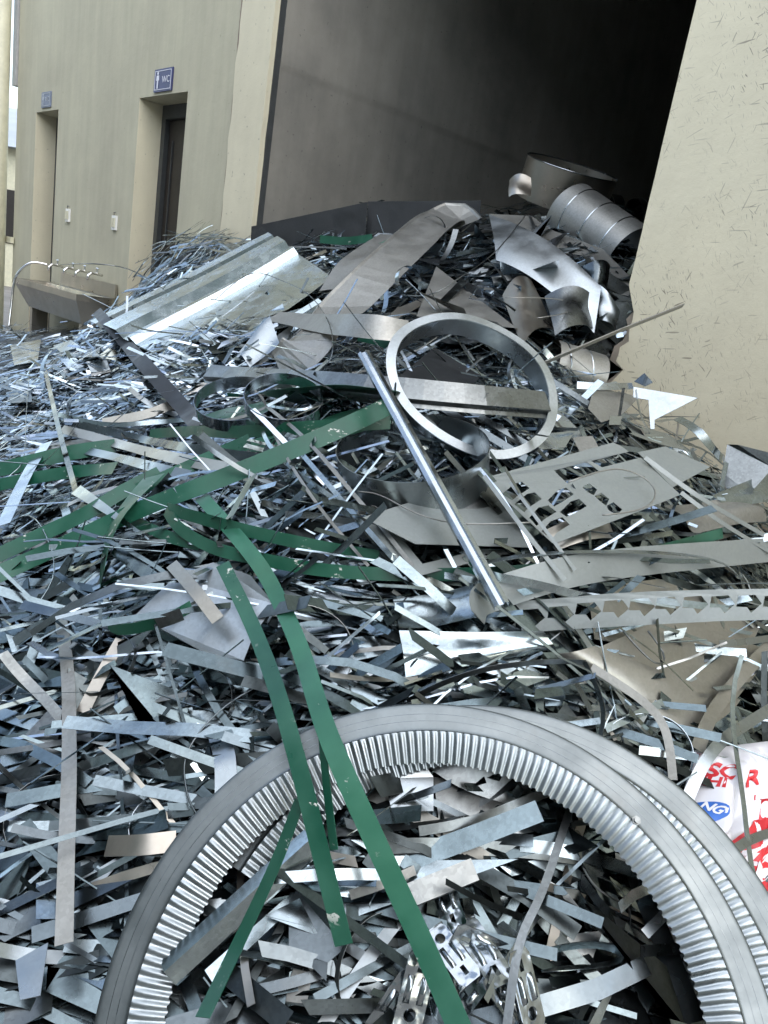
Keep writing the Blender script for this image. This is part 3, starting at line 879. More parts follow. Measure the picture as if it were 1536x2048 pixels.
# --- the two crimped arcs in front
NRIB = 200
M['light'] = metal('light_zinc', (0.46, 0.50, 0.52), 0.4, spangle=0.08, wave=0.2)
M['crimp'] = metal('crimped_zinc', (0.34, 0.375, 0.39), 0.33, spangle=0.04, wave=0.15)
def crimped_arc(c, n, r, a0, a1, label, e, bolt=None):
    root = empty('crimped_arc', tuple(c)); inv = -np.asarray(c)
    z = np.zeros(3)
    seg = int((a1 - a0) / (2 * math.pi) * NRIB) * 6
    mb = MB(); lathe(mb, z, n, [(r * .903, 0.0025), (r * .908, 0.0008), (r * .915, 0.0002), (r * .93, 0.0), (r * .96, 0.0), (r * .985, 0.0), (r * .994, -.0004), (r * .998, -0.0015), (r, -0.004)], 260, a0, a1, e=e)
    mb.build('curved_web', M['web'], root, smooth=True, th=0.0012)
    for f_ in (.938, .962):
        mb = MB(); lathe(mb, z, n, [(r * f_, .0009), (r * (f_ + .0014), .0009)], 220, a0, a1, e=e); mb.build('bead_line', M['dark'], root, smooth=True)
    def rib(q, k):
        w = math.tanh(3.5 * math.sin(q * NRIB))
        amp = (0.0, .75, 1, 1, 1)[k]
        return (0.001 * w * amp, 0.0026 * w * amp)
    mb = MB(); lathe(mb, z, n, [(r * .902, .003), (r * .893, .0025), (r * .865, 0.001), (r * .83, -0.003), (r * .798, -0.009)], seg, a0, a1, fn=rib, e=e)
    mb.build('crimped_flange', M['crimp'], root, smooth=True, th=0.0012)
    mb = MB(); lathe(mb, z, n, [(r * 1.001, -0.005), (r * 1.004, -0.02), (r * 1.006, -0.06)], 200, a0, a1, e=e)
    mb.build('outer_flange', M['dark'], root, smooth=True, th=0.0012)
    if bolt is not None:
        d = e[0] * math.cos(bolt) + e[1] * math.sin(bolt)
        mb = MB(); p = d * r * .912; mb.tube([p, p + n * 0.006], 0.008, 6); mb.tube([p + n * .0061, p + n * 0.011], 0.005, 8)
        mb.build('bolt', M['dull'], root)
    return tag(root, label, 'metal arc', 'crimped curved channel arcs')
ex = norm(XC - AN * XC.dot(AN)); ey = norm(np.cross(AN, ex)); ey = ey if ey.dot(YC) > 0 else -ey
AE = (ex, ey)
crimped_arc(AC, AN, AR, R_(-40), R_(220), 'big crimped silver arc, the front one under the green straps', AE, bolt=R_(42))
# second arc: shifted to the right and behind
dpt = (AC - EYE).dot(FW)
AC2 = AC + XC * (116 / F_PX) * dpt + YC * (8 / F_PX) * dpt - AN * 0.03
crimped_arc(AC2, AN, AR, R_(-40), R_(150), 'crimped silver arc half hidden behind the front one, beside the plastic bag', AE)

# --- green painted straps
GS = 'long green painted straps'
def green(label, ctl, w, roll=0, mat='green', **k):
    ctl = [(x, y, l + .03) for x, y, l in ctl]
    return strip('green_strap', M[mat], ctl, w, roll, label, 'metal strap', GS, **k)
green('longest green strap, crossing the front arc and leaving below the frame', [(402, 993, .05), (464, 1062, .07), (513, 1122, .09), (548, 1180, .09), (600, 1295, .13), (645, 1440, .19), (690, 1550, .21), (740, 1660, .19), (800, 1790, .16), (860, 1920, .15), (925, 2070, .15)], [28, 34, 44, 56], [0, 10, 25], mat='green_back')
green('green strap with scraped square end hanging inside the front arc', [(445, 1128, .13), (500, 1240, .15), (540, 1340, .16), (575, 1450, .19), (610, 1580, .2), (645, 1720, .17), (688, 1890, .12)], [24, 32, 38, 46], [0, 10, 30])
green('dark green strap slanting down to the lower edge, inside the arc', [(600, 1600, .17), (550, 1730, .15), (475, 1890, .12), (405, 2035, .12)], 24, 35)
green('slim green strap on edge between the two long green straps', [(640, 1430, .17), (652, 1560, .19), (668, 1700, .16)], 15, 40)
green('green strap running the whole slope to the folded corner by the twin rings', [(-30, 1160, .05), (88, 1107, .05), (176, 1067, .06), (255, 1030, .07), (337, 996, .08), (431, 961, .08), (578, 902, .1), (675, 860, .1), (773, 814, .1), (810, 792, .09)], [32, 34, 36, 36], 10)
green('dark green strap folded back behind the twin rings', [(806, 788, .085), (730, 783, .08), (640, 784, .06), (560, 798, .05)], [24, 26], 60)
green('green strap lying flat below the twin rings', [(300, 868, .05), (380, 862, .06), (480, 864, .07), (580, 857, .08), (680, 851, .07), (780, 845, .06)], 26, 40)
green('upper green strap of the hairpin loop, reaching the grey sheets', [(333, 1016, .07), (350, 1022, .08), (420, 1042, .08), (480, 1058, .07), (578, 1081, .07), (670, 1099, .06), (757, 1114, .05)], 25, 35)
green('lower green strap of the hairpin loop, running across to the wall', [(333, 1020, .07), (360, 1058, .06), (431, 1098, .06), (532, 1120, .06), (643, 1140, .06), (790, 1149, .05), (940, 1148, .05), (1040, 1143, .05), (1160, 1130, .06), (1300, 1106, .06), (1445, 1066, .06)], 26, 30)
green('dark green strap at the far edge of the heap, upper one', [(-30, 945, .05), (60, 925, .05), (140, 905, .05), (230, 893, .04)], 30, 20)
green('dark green strap at the far edge of the heap, lower one', [(-30, 975, .05), (88, 952, .05), (152, 943, .05), (230, 936, .04)], 24, 20)
green('green strap between the two leaning silver strips, parallel to the long one', [(-20, 1118, .04), (88, 1067, .05), (176, 1025, .06), (250, 980, .06), (320, 945, .05)], 28, 10)
green('twisted narrow green strip curling down from the crossing straps', [(308, 952, .08), (258, 1005, .09), (228, 1050, .09), (211, 1100, .07), (203, 1166, .05)], 15, [20, 60])
g = green('short curled green strip with a torn grey patch', [(216, 1245, .1), (222, 1262, .11), (260, 1260, .13), (313, 1247, .14), (350, 1232, .14), (383, 1212, .13)], 22, 60)
mbp = MB(); strip('torn_patch', M['dull'], [(313, 1246, .178), (340, 1237, .178), (364, 1228, .176)], 26, 60, mb=mbp); mbp.build('torn_patch', M['dull'], g)
green('small green strip tucked under the flange ring', [(718, 674, .05), (755, 682, .05), (792, 696, .05)], 18, 30)
green('green offcut beneath the leaning dark sheets', [(640, 478, .03), (690, 482, .03), (745, 476, .03)], 16, 40)
green('green scrap strip behind the long bent band', [(700, 512, .03), (760, 492, .03), (800, 470, .03)], 12, 40)
quad('green_sheet', M['green_back'], [(448, 902, .03), (640, 842, .05), (790, 800, .05), (600, 905, .02)], 'flat green painted sheet beneath the twin rings', ripple=.006)
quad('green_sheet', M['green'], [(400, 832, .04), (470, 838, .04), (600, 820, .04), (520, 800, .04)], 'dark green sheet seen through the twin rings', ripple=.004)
green('green strap lying under the folded one, beside the drum ring', [(520, 930, .04), (620, 885, .05), (720, 855, .05), (780, 838, .05)], 18, 20, mat='green_back')
green('dark green strip crossing below the leaning silver strips', [(230, 1000, .04), (330, 955, .05), (420, 915, .05), (500, 880, .05)], 26, 15)
green('dark green strap dipping under the hairpin loop', [(160, 1015, .03), (260, 1040, .03), (340, 1075, .03), (400, 1090, .03)], 22, 20)

# --- flange ring, drum ring, twin hoops
FR = [(778, 735), (790, 695), (818, 660), (868, 638), (918, 632), (998, 650), (1058, 690), (1093, 750), (1121, 805), (1113, 845), (1068, 882)]
def hoop(name, cpx, dlift, apx, bpx, ang, hgt_px, mat, label, cat='metal ring', up=True, th=.0012, nseg=64, lean=0.0):
    """ring seen as an ellipse of half axes apx, bpx; its axis leans towards the viewer"""
    c = P(cpx[0], cpx[1], dlift); d = (c - EYE).dot(FW); v = norm(EYE - c)
    ea = XC * math.cos(R_(ang)) - YC * math.sin(R_(ang)); ea = norm(ea - v * ea.dot(v))
    eb = norm(np.cross(v, ea)); eb = eb if eb[2] > 0 else -eb
    r = apx / F_PX * d; s = min(1, bpx / apx)
    n = norm(v * s + eb * math.sqrt(1 - s * s))
    h = hgt_px / F_PX * d / max(.3, math.sqrt(1 - s * s))
    return c, n, r, h
c, n, r, h = hoop('', (950, 762), .135, 184, 126, 30, 40, None, None)
root = empty('flange_ring', tuple(c)); z = np.zeros(3)
mb = MB(); lathe(mb, z, n, [(r, 0.0), (r * .895, 0.002)], 96, fn=lambda q, k: (0.004 * math.sin(q * 3 + 1), 0.003 * math.sin(5 * q))); mb.build('flange', M['light'], root, smooth=True, th=.003)
mb = MB(); lathe(mb, z, n, [(r * .895, 0.0), (r * .89, -0.02), (r * .88, -0.06)], 96, fn=lambda q, k: (0.004 * math.sin(q * 3 + 1), 0.003 * math.sin(5 * q))); mb.build('collar', M['alu'], root, smooth=True, th=.002)
tag(root, 'large upright galvanised flange ring at the heart of the heap', 'metal ring')
c, n, r, h = hoop('', (825, 905), .12, 152, 68, -4, 75, None, None)
root = empty('drum_ring', tuple(c))
mb = MB(); lathe(mb, z, n, [(r, 0.02), (r * .99, -h * .5), (r * .985, -h)], 80, fn=lambda q, k: (.004 * math.sin(2 * q), 0)); mb.build('shell', M['alu'], root, smooth=True, th=.002)
mb = MB(); lathe(mb, z, n, [(r, -h * .75), (r * 1.15, -h * 1.0), (r * 1.36, -h * 1.25)], 80); mb.build('conical_skirt', M['dull'], root, smooth=True, th=.002)
tag(root, 'dull grey drum ring with a wide conical skirt, beside the polished channel', 'metal ring')
for (cp, a, b, an, lab) in (((475, 806), 84, 43, -6, 'thin galvanised hoop overlapping its twin, the one by the dark bar'), ((567, 802), 78, 46, 3, 'thin galvanised hoop with strip ends knotted at its centre')):
    c, n, r, h = hoop('', cp, .15, a, b, an, 22, None, None)
    mb = MB(); lathe(mb, z, n, [(r, h * .5), (r * .995, 0), (r, -h * .5)], 72)
    o = mb.build('hoop', M['bright'], smooth=True, th=.0012); o.location = c; tag(o, lab, 'metal ring', 'twin galvanised hoops')
for k, ctl in enumerate(([(535, 812, .13), (590, 780, .13), (656, 720, .12)], [(535, 814, .12), (610, 876, .13), (689, 967, .13), (760, 1050, .12), (825, 1132, .12)], [(519, 834, .1), (532, 883, .11), (578, 932, .11), (650, 985, .11), (718, 1032, .1)],
                         [(529, 830, .1), (575, 918, .12), (643, 1020, .12), (737, 1132, .09)], [(539, 834, .1), (636, 945, .12), (711, 1032, .12), (812, 1146, .1)], [(532, 811, .12), (520, 790, .11), (498, 772, .1)], [(532, 811, .12), (600, 820, .11), (640, 806, .1)], [(532, 815, .12), (480, 835, .11), (415, 846, .1)])):
    strip('binding_strip', M['pale' if k % 2 else 'galv'], ctl, (6, 8, 9, 6, 10, 4, 5, 5)[k], 20, 'thin metal strip tied into the knot, ' + ('reaching up to the flat bar', 'longest one ending over the stacked grey sheets', 'bowed one ending at the small roll', 'ending short of the green strap', 'wide one lying along the stacked sheets', 'short stub inside the hoop', 'spoke reaching the hoop rim', 'spoke lying across both hoops')[k], 'metal strip', 'strips knotted at the hoop')
c, n, r, h = hoop('', (738, 1038), .09, 22, 14, 0, 14, None, None)
mb = MB(); lathe(mb, z, n, [(r, h), (r, -h * .2)], 40, 0, R_(330)); o = mb.build('strip_roll', M['pale'], smooth=True, th=.001); o.location = c; tag(o, 'small rolled strip end at the corner of the grey sheets', 'metal roll')

# --- stacked grey sheets, sheet with six sided cut-outs
def zq(l, x0=950, y0=870, s=3.072): return [(x0 + x / s, y0 + y / s) for x, y in l]
HEXES = [[(175, 345), (250, 285), (295, 277), (340, 318), (270, 360), (235, 385)], [(250, 410), (325, 350), (372, 343), (415, 385), (345, 428), (310, 460)], [(340, 495), (395, 435), (455, 425), (505, 465), (435, 505), (385, 545)],
         [(415, 580), (470, 520), (540, 498), (585, 545), (510, 590), (475, 628)], [(450, 395), (510, 335), (560, 320), (608, 362), (540, 405), (490, 433)], [(525, 468), (590, 405), (640, 390), (688, 435), (620, 475), (565, 497)],
         [(660, 320), (700, 297), (750, 335), (730, 370), (690, 350)], [(735, 375), (775, 355), (825, 395), (805, 435), (765, 405)], [(808, 435), (850, 413), (905, 458), (870, 492), (820, 462)], [(485, 215), (685, 165), (770, 228), (565, 293)]]
hx, PLN = poly_sheet('cutout_sheet', M['matt'], zq([(55, 245), (850, 45), (905, 70), (945, 100), (710, 160), (780, 200), (1020, 135), (1265, 360), (1180, 400), (500, 655), (480, 650)]), [zq(h) for h in HEXES], 0.13, 'matt grey sheet with rows of six-sided cut-outs', bend=0.012)
BASE = (PLN[0] - PLN[1] * 0.03, PLN[1])
poly_sheet('grey_sheet', M['matt'], [(1275, 905), (1330, 893), (1420, 934), (1345, 975)], (), .1, 'matt grey offcut behind the sheet with six-sided cut-outs', plane=BASE)
P3 = (PLN[0] - PLN[1] * 0.022, PLN[1])
poly_sheet('grey_sheet', M['matt'], [(725, 1035), (765, 1022), (960, 962), (1000, 975), (1085, 1080), (1060, 1095), (830, 1088)], (), .1, 'uppermost matt grey sheet of the stack under the polished channel', plane=(P(860, 1050, .11), norm(PLN[1] * .9 + np.array([0, 0, .1]))))
poly_sheet('grey_sheet', M['matt'], [(730, 1045), (790, 1060), (845, 1128), (1000, 1090), (1070, 1085), (1075, 1092), (826, 1155)], (), .1, 'second matt grey sheet of the stack, its folded corner bare', plane=(P(850, 1110, .09), norm(PLN[1] * .9 + np.array([0, 0, .1]))))
poly_sheet('grey_sheet', M['matt'], [(700, 1030), (760, 1050), (830, 1140), (1000, 1090), (1090, 1075), (1070, 1082), (819, 1178)], (), .1, 'lowest matt grey sheet of the stack, above the crumpled sheet', plane=(P(820, 1150, .065), norm(PLN[1] * .9 + np.array([0, 0, .1]))))
for k, ctl in enumerate(([(968, 952, .17), (1060, 1075, .15), (1130, 1160, .12)], [(1020, 965, .16), (1108, 1083, .14), (1150, 1140, .12)], [(1290, 915, .15), (1400, 995, .14), (1536, 1075, .12)], [(1362, 985, .13), (1450, 1050, .12), (1560, 1115, .1)])):
    strip('edge_strip', M['matt'], ctl, (9, 7, 9, 8)[k], 15, 'narrow grey edge strip ' + ('along the corner of the cut-out sheet', 'slanting under the cut-out sheet to the green strap', 'running from the cut-out sheet past the wall foot', 'parallel to its neighbour, lower one by the wall foot')[k], group='narrow grey edge strips')
wire('bowed strip loop lying on the cut-out sheet', [(1137, 964, .16), (1200, 942, .17), (1250, 938, .18), (1295, 960, .18), (1312, 985, .18), (1300, 1010, .17), (1260, 1024, .16), (1205, 1030, .15)], .0022, 'pale', name='wire_loop')
wire('pale wire arching from the small roll to the cut-out sheet', [(715, 983, .12), (760, 990, .13), (840, 1030, .14), (930, 1048, .14), (1060, 1045, .14)], .002, 'pale')

# --- polished channel, flat bar, bent bands, dark bar
sweep('channel', M['bright'], [(727, 707, .26), (1003, 1212, .17)], [(-13, -.008), (-13, .006), (-6, .010), (-4, .004), (4, .004), (6, .010), (12, .006), (12, -.008)], 'long polished channel leaning down the middle of the heap', 'metal channel', straight=True)
sweep('flat_bar', M['dull'], [(415, 742, .12), (640, 760, .14), (860, 782, .16), (1095, 803, .14)], [(-18, .004), (17, .0), (18, -.004), (19, -.018), (26, -.02)], 'long grey flat bar with a bright lip, lying above the twin hoops', 'metal bar', m=18)
sweep('flat_bar', M['galv'], [(800, 802, .05), (1080, 815, .05)], [(-7, 0), (6, 0), (7, -.012)], 'shorter bright bar lying below the long grey flat bar', 'metal bar', straight=True)
sweep('bent_band', M['pale'], [(925, 452, .02), (903, 432, .05), (870, 440, .12), (820, 485, .16), (760, 540, .16), (660, 640, .13), (610, 690, .12), (560, 742, .08)], [(-36, 0), (30, 0), (34, .006), (38, -.004)], 'long wide grey band bent over at its top, slanting down the heap', 'metal band', m=36)
strip('bent_band', M['pale'], [(787, 470, .05), (735, 500, .09), (700, 530, .1), (672, 578, .07)], [30, 44], 10, 'bowed pale band beside the long wide grey one', 'metal band')
strip('bent_band', M['pale'], [(546, 632, .09), (600, 640, .15), (660, 648, .16), (740, 652, .17), (820, 664, .12)], [26, 40, 44], [-10, 20, 25], 'pale band lying crosswise over the long wide one', 'metal band')
quad('folded_sheet', M['alu'], [(540, 633, .1), (477, 702, .04), (500, 735, .03), (560, 690, .06)], 'pale folded sheet corner under the crosswise band', bulge=.004)
strip('dark_bar', M['black'], [(193, 622, .1), (260, 697, .13), (330, 775, .13), (398, 850, .1)], [26, 30, 34], 8, 'dark grey notched bar leaning across the ribbed panel foot', 'metal bar', m=8, wmax=.12)
strip('rod', M['dark'], [(91, 742, .12), (118, 860, .12), (140, 940, .1), (153, 988, .08)], 11, 20, 'dark slim upright strip stuck in the bright offcuts', m=8)

# --- folded roof panel
M['panel'] = metal('panel_zinc', (0.60, 0.66, 0.67), 0.2, spangle=0.12, wave=0.3)
quad('ribbed_panel', M['panel'], [(185, 652, .05), (395, 742, .06), (660, 548, .08), (540, 474, .1)], 'large galvanised panel with folded ridges, propped before the doorway', 'metal panel', nu=8, nv=12,
     prof=[(0, 0), (.02, .03), (.10, .03), (.12, -.01), (.2, -.012), (.22, .05), (.36, .05), (.38, .0), (.44, .0), (.46, .035), (.49, .035), (.51, 0), (1, -.02)], ripple=.005)
# --- dark sheets standing at the top
def standing(name, mat, pxa, pxb, drop, label, d, db=None):
    a, b = at_d(*pxa, d), at_d(*pxb, db or d)
    vs = []
    for i in range(9):
        p = a + (b - a) * i / 8
        vs += [p, p + np.array([0.01, -.01 + .002 * math.sin(i), -drop * .5]), p + np.array([0.02, -.02, -drop])]
    fs = [(3 * i + k, 3 * i + 3 + k, 3 * i + 4 + k, 3 * i + 1 + k) for i in range(8) for k in range(2)]
    mb = MB(); mb.add(vs, fs)
    return tag(mb.build(name, mat, smooth=True, th=.002), label, 'metal sheet')
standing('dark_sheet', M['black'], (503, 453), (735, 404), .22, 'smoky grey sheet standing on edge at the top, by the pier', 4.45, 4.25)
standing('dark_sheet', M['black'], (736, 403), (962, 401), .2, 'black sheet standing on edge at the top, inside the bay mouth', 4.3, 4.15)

# --- ducts and rings at the bay mouth
root = empty('open_ring', (0, 0, 0)); c = at_d(1140, 348, 4.3)
n = norm(np.array([0.10, -0.28, .95])); r = 92 / F_PX * 4.3
mb = MB(); lathe(mb, z, n, [(r, 0.035), (r * 1.0, -.03), (r * .985, -.17)], 72); root.location = c; mb.build('shell', M['stainless'], root, smooth=True, th=.002)
mb = MB(); lathe(mb, z, n, [(r * .99, .034), (r * 1.02, .04)], 72); mb.build('rim', M['bright'], root, smooth=True, th=.002)
tag(root, 'wide open metal ring perched highest on the heap, inside the bay', 'metal ring')
def duct(a, b, r, mat, label, ribs=3, name='duct', open_end=True, flare=0.0):
    a, b = np.asarray(a), np.asarray(b); ax = norm(b - a); L_ = np.linalg.norm(b - a)
    root = empty(name, tuple(a))
    prof = [(r * (1 + flare * (1 - t)), L_ * t) for t in np.linspace(0, 1, 9)]
    mb = MB(); lathe(mb, z, ax, prof, 48, fn=lambda q, k: (.003 * math.sin(2 * q + .7), 0)); mb.build('shell', mat, root, smooth=True, th=.0015)
    for i in range(ribs):
        h = L_ * (i + .6) / (ribs + .2)
        mb = MB(); lathe(mb, z, ax, [(r * 1.0, h - .004), (r * 1.018 + .002, h), (r * 1.0, h + .004)], 48, fn=lambda q, k: (.003 * math.sin(2 * q + .7) , 0.02 * math.sin(q))); mb.build('seam', M['bright'], root, smooth=True)
    return tag(root, label, 'duct')
duct(at_d(1140, 425, 3.85), at_d(1262, 515, 3.6), .148, M['pale'], 'grey round duct with raised seams, leaning by the broken wall edge', 3)
duct(at_d(1100, 722, 3.0), at_d(1195, 752, 3.06), .085, M['pale'], 'short open duct stub lying at the foot of the broken wall edge', 2)
duct(at_d(1170, 400, 4.4), at_d(1235, 412, 4.5), .06, M['dark'], 'small dark duct piece below the perched ring', 2)
duct(at_d(1268, 425, 4.2), at_d(1330, 420, 4.3), .07, M['dark'], 'dark pipe collar in the shade behind the wall edge', 2)
c = at_d(1108, 742, 3.02); mb = MB(); lathe(mb, z, norm(EYE - c + np.array([-.6, 0, .2])), [(0.001, .015), (.03, .014), (.046, .008), (.05, 0), (.05, -.04)], 32); o = mb.build('end_cap', M['pale'], smooth=True); o.location = c; tag(o, 'round pale cap sitting in the open duct stub', 'duct cap')
quad('curved_sheet', M['light'], [(978, 428, .16), (1202, 575, .18), (1188, 668, .1), (992, 522, .12)], 'big polished curved sheet below the seamed duct', bulge=.04, curl=.02, nu=16, nv=12)
quad('curved_sheet', M['galv'], [(1000, 520, .05), (1170, 645, .03), (1130, 680, .01), (1010, 600, .01)], 'shaded inner face of the curved sheet', curl=-.03)
poly_sheet('grey_sheet', M['pale'], [(978, 428), (1062, 432), (1108, 462), (1205, 498), (1266, 560), (1258, 592), (1200, 585), (1130, 540), (1050, 490)], (), .06, 'grey flat sheet wedged under the seamed duct', plane=(at_d(1130, 510, 3.48), norm(np.array([-.1, -.55, .85]))))
quad('curled_strip', M['dark'], [(1158, 538, .1), (1220, 530, .1), (1215, 575, .05), (1165, 585, .05)], 'short strip curled into a half hoop before the flat sheet', 'metal strip', bulge=.05)
quad('curved_sheet', M['stainless'], [(1005, 592, .06), (1062, 560, .1), (1112, 660, .05), (1045, 697, .04)], 'rusty shining curved sheet beside the flange ring', bulge=.04)
quad('leaning_plate', M['alu'], [(1191, 568, .1), (1240, 622, .06), (1230, 662, .04), (1199, 640, .06)], 'streaked pale plate leaning at the broken wall edge', bulge=.02)
poly_sheet('triangular_sheet', M['pale'], [(873, 528), (1035, 646), (833, 632)], (), .09, 'grey triangular sheet above the flange ring', bend=.02)
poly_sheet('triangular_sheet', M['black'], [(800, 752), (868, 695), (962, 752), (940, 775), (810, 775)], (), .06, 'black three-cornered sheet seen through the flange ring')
quad('small_plate', M['stainless'], [(1018, 358, .3), (1062, 356, .3), (1062, 395, .26), (1018, 395, .26)], 'small brassy plate beside the perched ring', 'metal plate', bulge=.02)
quad('curved_sheet', M['dull'], [(1090, 590, .1), (1192, 600, .12), (1196, 668, .06), (1110, 672, .06)], 'dull curved sheet between the polished one and the leaning plate', bulge=.05)
for k, (a, b, w, lab) in enumerate((((985, 560), (1122, 540), 12, 'narrow bar lying over the polished curved sheet'), ((1060, 432), (1107, 546), 5, 'thin rod crossing the polished curved sheet'), ((880, 812), (1065, 925), 14, 'dark angle bar slanting below the flange ring, upper one'),
                                   ((905, 800), (1095, 912), 11, 'dark angle bar slanting below the flange ring, lower one'), ((1105, 762), (1222, 835), 10, 'dark rod running from the flange ring to the bright plate'), ((930, 560), (850, 640), 14, 'short bright bar beside the triangular sheet'), ((640, 600), (560, 650), 10, 'thin bar poking from under the long wide band'))):
    sweep('bar', M['dull' if k < 2 else ('dark' if k < 5 else 'galv')], [(*a, .07), (*b, .06)], [(-w / 2, 0), (w / 2, 0), (w / 2 + .5, -.012)], lab, 'metal bar', straight=True)
a = P(1088, 726, .08); s_, z_ = on_wall(1366, 611, -.025); b = from_sn(s_, -.025, z_)
mb = MB(); ribbon(mb, np.array([a, (a + b) / 2 + np.array([0, 0, .004]), b]), np.array([norm((.2, -.5, .8))] * 3), .009, .004)
tag(mb.build('bar', M['pale']), 'slim straight bar leaning on the scratched cream wall', 'metal bar')
c, n, r, h = hoop('', (817, 563), .08, 26, 30, 20, 8, None, None)
c2, n2, r2, h2 = hoop('', (817, 563), .08, 30, 22, 70, 8, None, None)
mb = MB(); lathe(mb, z, n2, [(r2, .012), (r2, -.012)], 40); o = mb.build('hoop', M['bright'], smooth=True, th=.001); o.location = c2; tag(o, 'small bright hoop behind the long wide band', 'metal ring')

# --- right: plates at the wall foot
poly_sheet('bright_plate', M['light'], [(1267, 774), (1395, 796), (1309, 840), (1309, 858), (1301, 858), (1297, 800), (1267, 795)], (), .1, 'bright pointed plate standing out against the cream wall', 'metal plate', plane=(P(1300, 815, .1), norm(np.array([-.35, -.75, .62]))))
poly_sheet('grey_plate', M['pale'], [(1186, 782), (1246, 785), (1278, 795), (1240, 833), (1202, 845), (1176, 817)], (), .08, 'rounded dull plate beside the bright pointed one', 'metal plate')
strip('metal_strip', M['bright'], [(1154, 770, .09), (1210, 773, .1), (1266, 772, .1)], 14, 30, 'blue glinting strip above the rounded dull plate')
poly_sheet('small_plate', M['dark'], [(1289, 746), (1306, 765), (1290, 773), (1268, 763)], (), .1, 'small dark plate at the wall above the bright pointed one', 'metal plate', plane=(P(1288, 762, .12), norm(np.array([-.5, -.6, .4]))))
strip('metal_strip', M['galv'], [(1354, 836, .1), (1392, 858, .12), (1420, 890, .1), (1444, 918, .05)], 14, 20, 'curved shining strip leaning up the cream wall')
strip('metal_strip', M['bright'], [(1247, 776, .12), (1240, 825, .11), (1230, 885, .08)], 6, 20, 'thin bright upright strip between the dull plate and the pointed one')
poly_sheet('crumpled_sheet', M['dull'], [(1453, 884), (1475, 888), (1545, 903), (1545, 930), (1500, 985), (1430, 991), (1445, 944)], (), .06, 'folded dark sheet at the foot of the scratched wall', bend=.03, plane=(P(1480, 950, .08), norm(np.array([-.45, -.7, .35]))))
quad('crumpled_sheet', M['galv'], [(1425, 990, .04), (1536, 945, .08), (1580, 1000, .06), (1450, 1015, .03)], 'fanned shiny sheet in front of the folded dark one', bulge=.01, ripple=.006)
poly_sheet('grey_plate', M['pale'], [(1145, 875), (1185, 872), (1200, 900), (1160, 905)], (), .07, 'square pale plate behind the cut-out sheet', 'metal plate')
poly_sheet('bright_plate', M['bright'], [(1060, 870), (1150, 862), (1130, 895), (1075, 900)], (), .04, 'white glinting offcut below the flange ring', 'metal plate')
poly_sheet('bright_plate', M['bright'], [(1220, 832), (1244, 833), (1240, 850), (1218, 850)], (), .12, 'little blue-white plate by the thin upright strip', 'metal plate')

# --- notched strip, its back band, the sheets in front
nt_top = [(953, 1214), (1000, 1206), (1118, 1196), (1218, 1187), (1318, 1182), (1430, 1179), (1610, 1176)]
nt_bot = [(1610, 1238), (1428, 1243), (1288, 1250), (1118, 1260), (1010, 1270), (951, 1276)]
holes = []
for k, (x, y) in enumerate(((435, 252), (545, 240), (660, 228), (770, 214), (880, 204), (985, 197), (1090, 192), (1200, 188), (1310, 186), (1420, 184), (1530, 184))):
    holes.append([(768 + (x + a) / 2, 1100 + (y + b) / 2) for a, b in ((2, 0), (72, -5), (100, 30), (56, 68), (38, 44), (-6, 44))])
nt, NPL = poly_sheet('notched_strip', M['matt'], nt_top + nt_bot, holes, .13, 'long grey strip punched with a row of arrow-shaped holes', 'metal strip', plane=(P(1240, 1225, .14), norm(np.array([-.1, -.93, .36]))), bend=.02)
strip('back_band', M['matt'], [(956, 1235, .12), (958, 1205, .13), (985, 1190, .12), (1060, 1165, .11), (1150, 1141, .11), (1300, 1120, .1), (1600, 1095, .09)], [40, 62, 66], [60, 20, 15], 'wide grey band folded back behind the punched strip', 'metal band')
quad('crumpled_sheet', M['galv'], [(787, 1203, .06), (945, 1164, .09), (960, 1234, .09), (798, 1258, .08)], 'crumpled shiny sheet below the stacked grey sheets, upper half', ripple=.004, bulge=-.008)
quad('crumpled_sheet', M['galv'], [(798, 1261, .08), (1085, 1264, .09), (1112, 1302, .05), (812, 1352, .05)], 'crumpled shiny sheet left of the big pale one, lower half', ripple=.004, curl=.006)
quad('pale_sheet', M['beige'], [(1112, 1306, .07), (1190, 1292, .09), (1480, 1400, .06), (1390, 1470, .05)], 'big curved pale sheet under the punched strip', bulge=.015, curl=.008, ripple=.003, nu=14)
quad('pale_sheet', M['beige'], [(1195, 1296, .06), (1330, 1236, .07), (1540, 1300, .05), (1455, 1420, .05)], 'broad pale sheet joining the curved one near the wall', bulge=.008, ripple=.003)
poly_sheet('pale_sheet', M['beige'], [(1185, 1190), (1250, 1166), (1316, 1158), (1390, 1168), (1440, 1195), (1530, 1250), (1500, 1300), (1330, 1300), (1200, 1270)], (), .055, 'round-topped pale sheet behind the punched strip', bend=.02)
quad('grey_sheet', M['beige'], [(1090, 1060, .06), (1210, 1025, .07), (1240, 1080, .05), (1120, 1100, .04)], 'pale bent sheet under the cut-out sheet', bulge=.03)
quad('grey_sheet', M['pale'], [(1330, 1010, .05), (1500, 985, .07), (1536, 1040, .05), (1400, 1060, .04)], 'pale scrap sheet behind the narrow grey edge strips', ripple=.01)
mb = MB()
strip('curved_strip', M['dull'], [(815, 1403, .04), (860, 1378, .07), (906, 1358, .09), (960, 1341, .11), (1020, 1330, .12), (1109, 1322, .12), (1170, 1325, .12)], 10, 65, 'thin strip on edge arching above the front arc', m=20)
strip('curved_strip', M['dull'], [(1170, 1325, .12), (1190, 1365, .12), (1211, 1420, .11), (1203, 1460, .09), (1195, 1498, .07)], 9, 60, 'bent end of strip hanging behind the front arc', m=10)
poly_sheet('small_plate', M['galv'], [(984, 1358), (1052, 1338), (1106, 1354), (1018, 1386)], (), .05, 'four-cornered plate framed by the arching thin strip', 'metal plate')
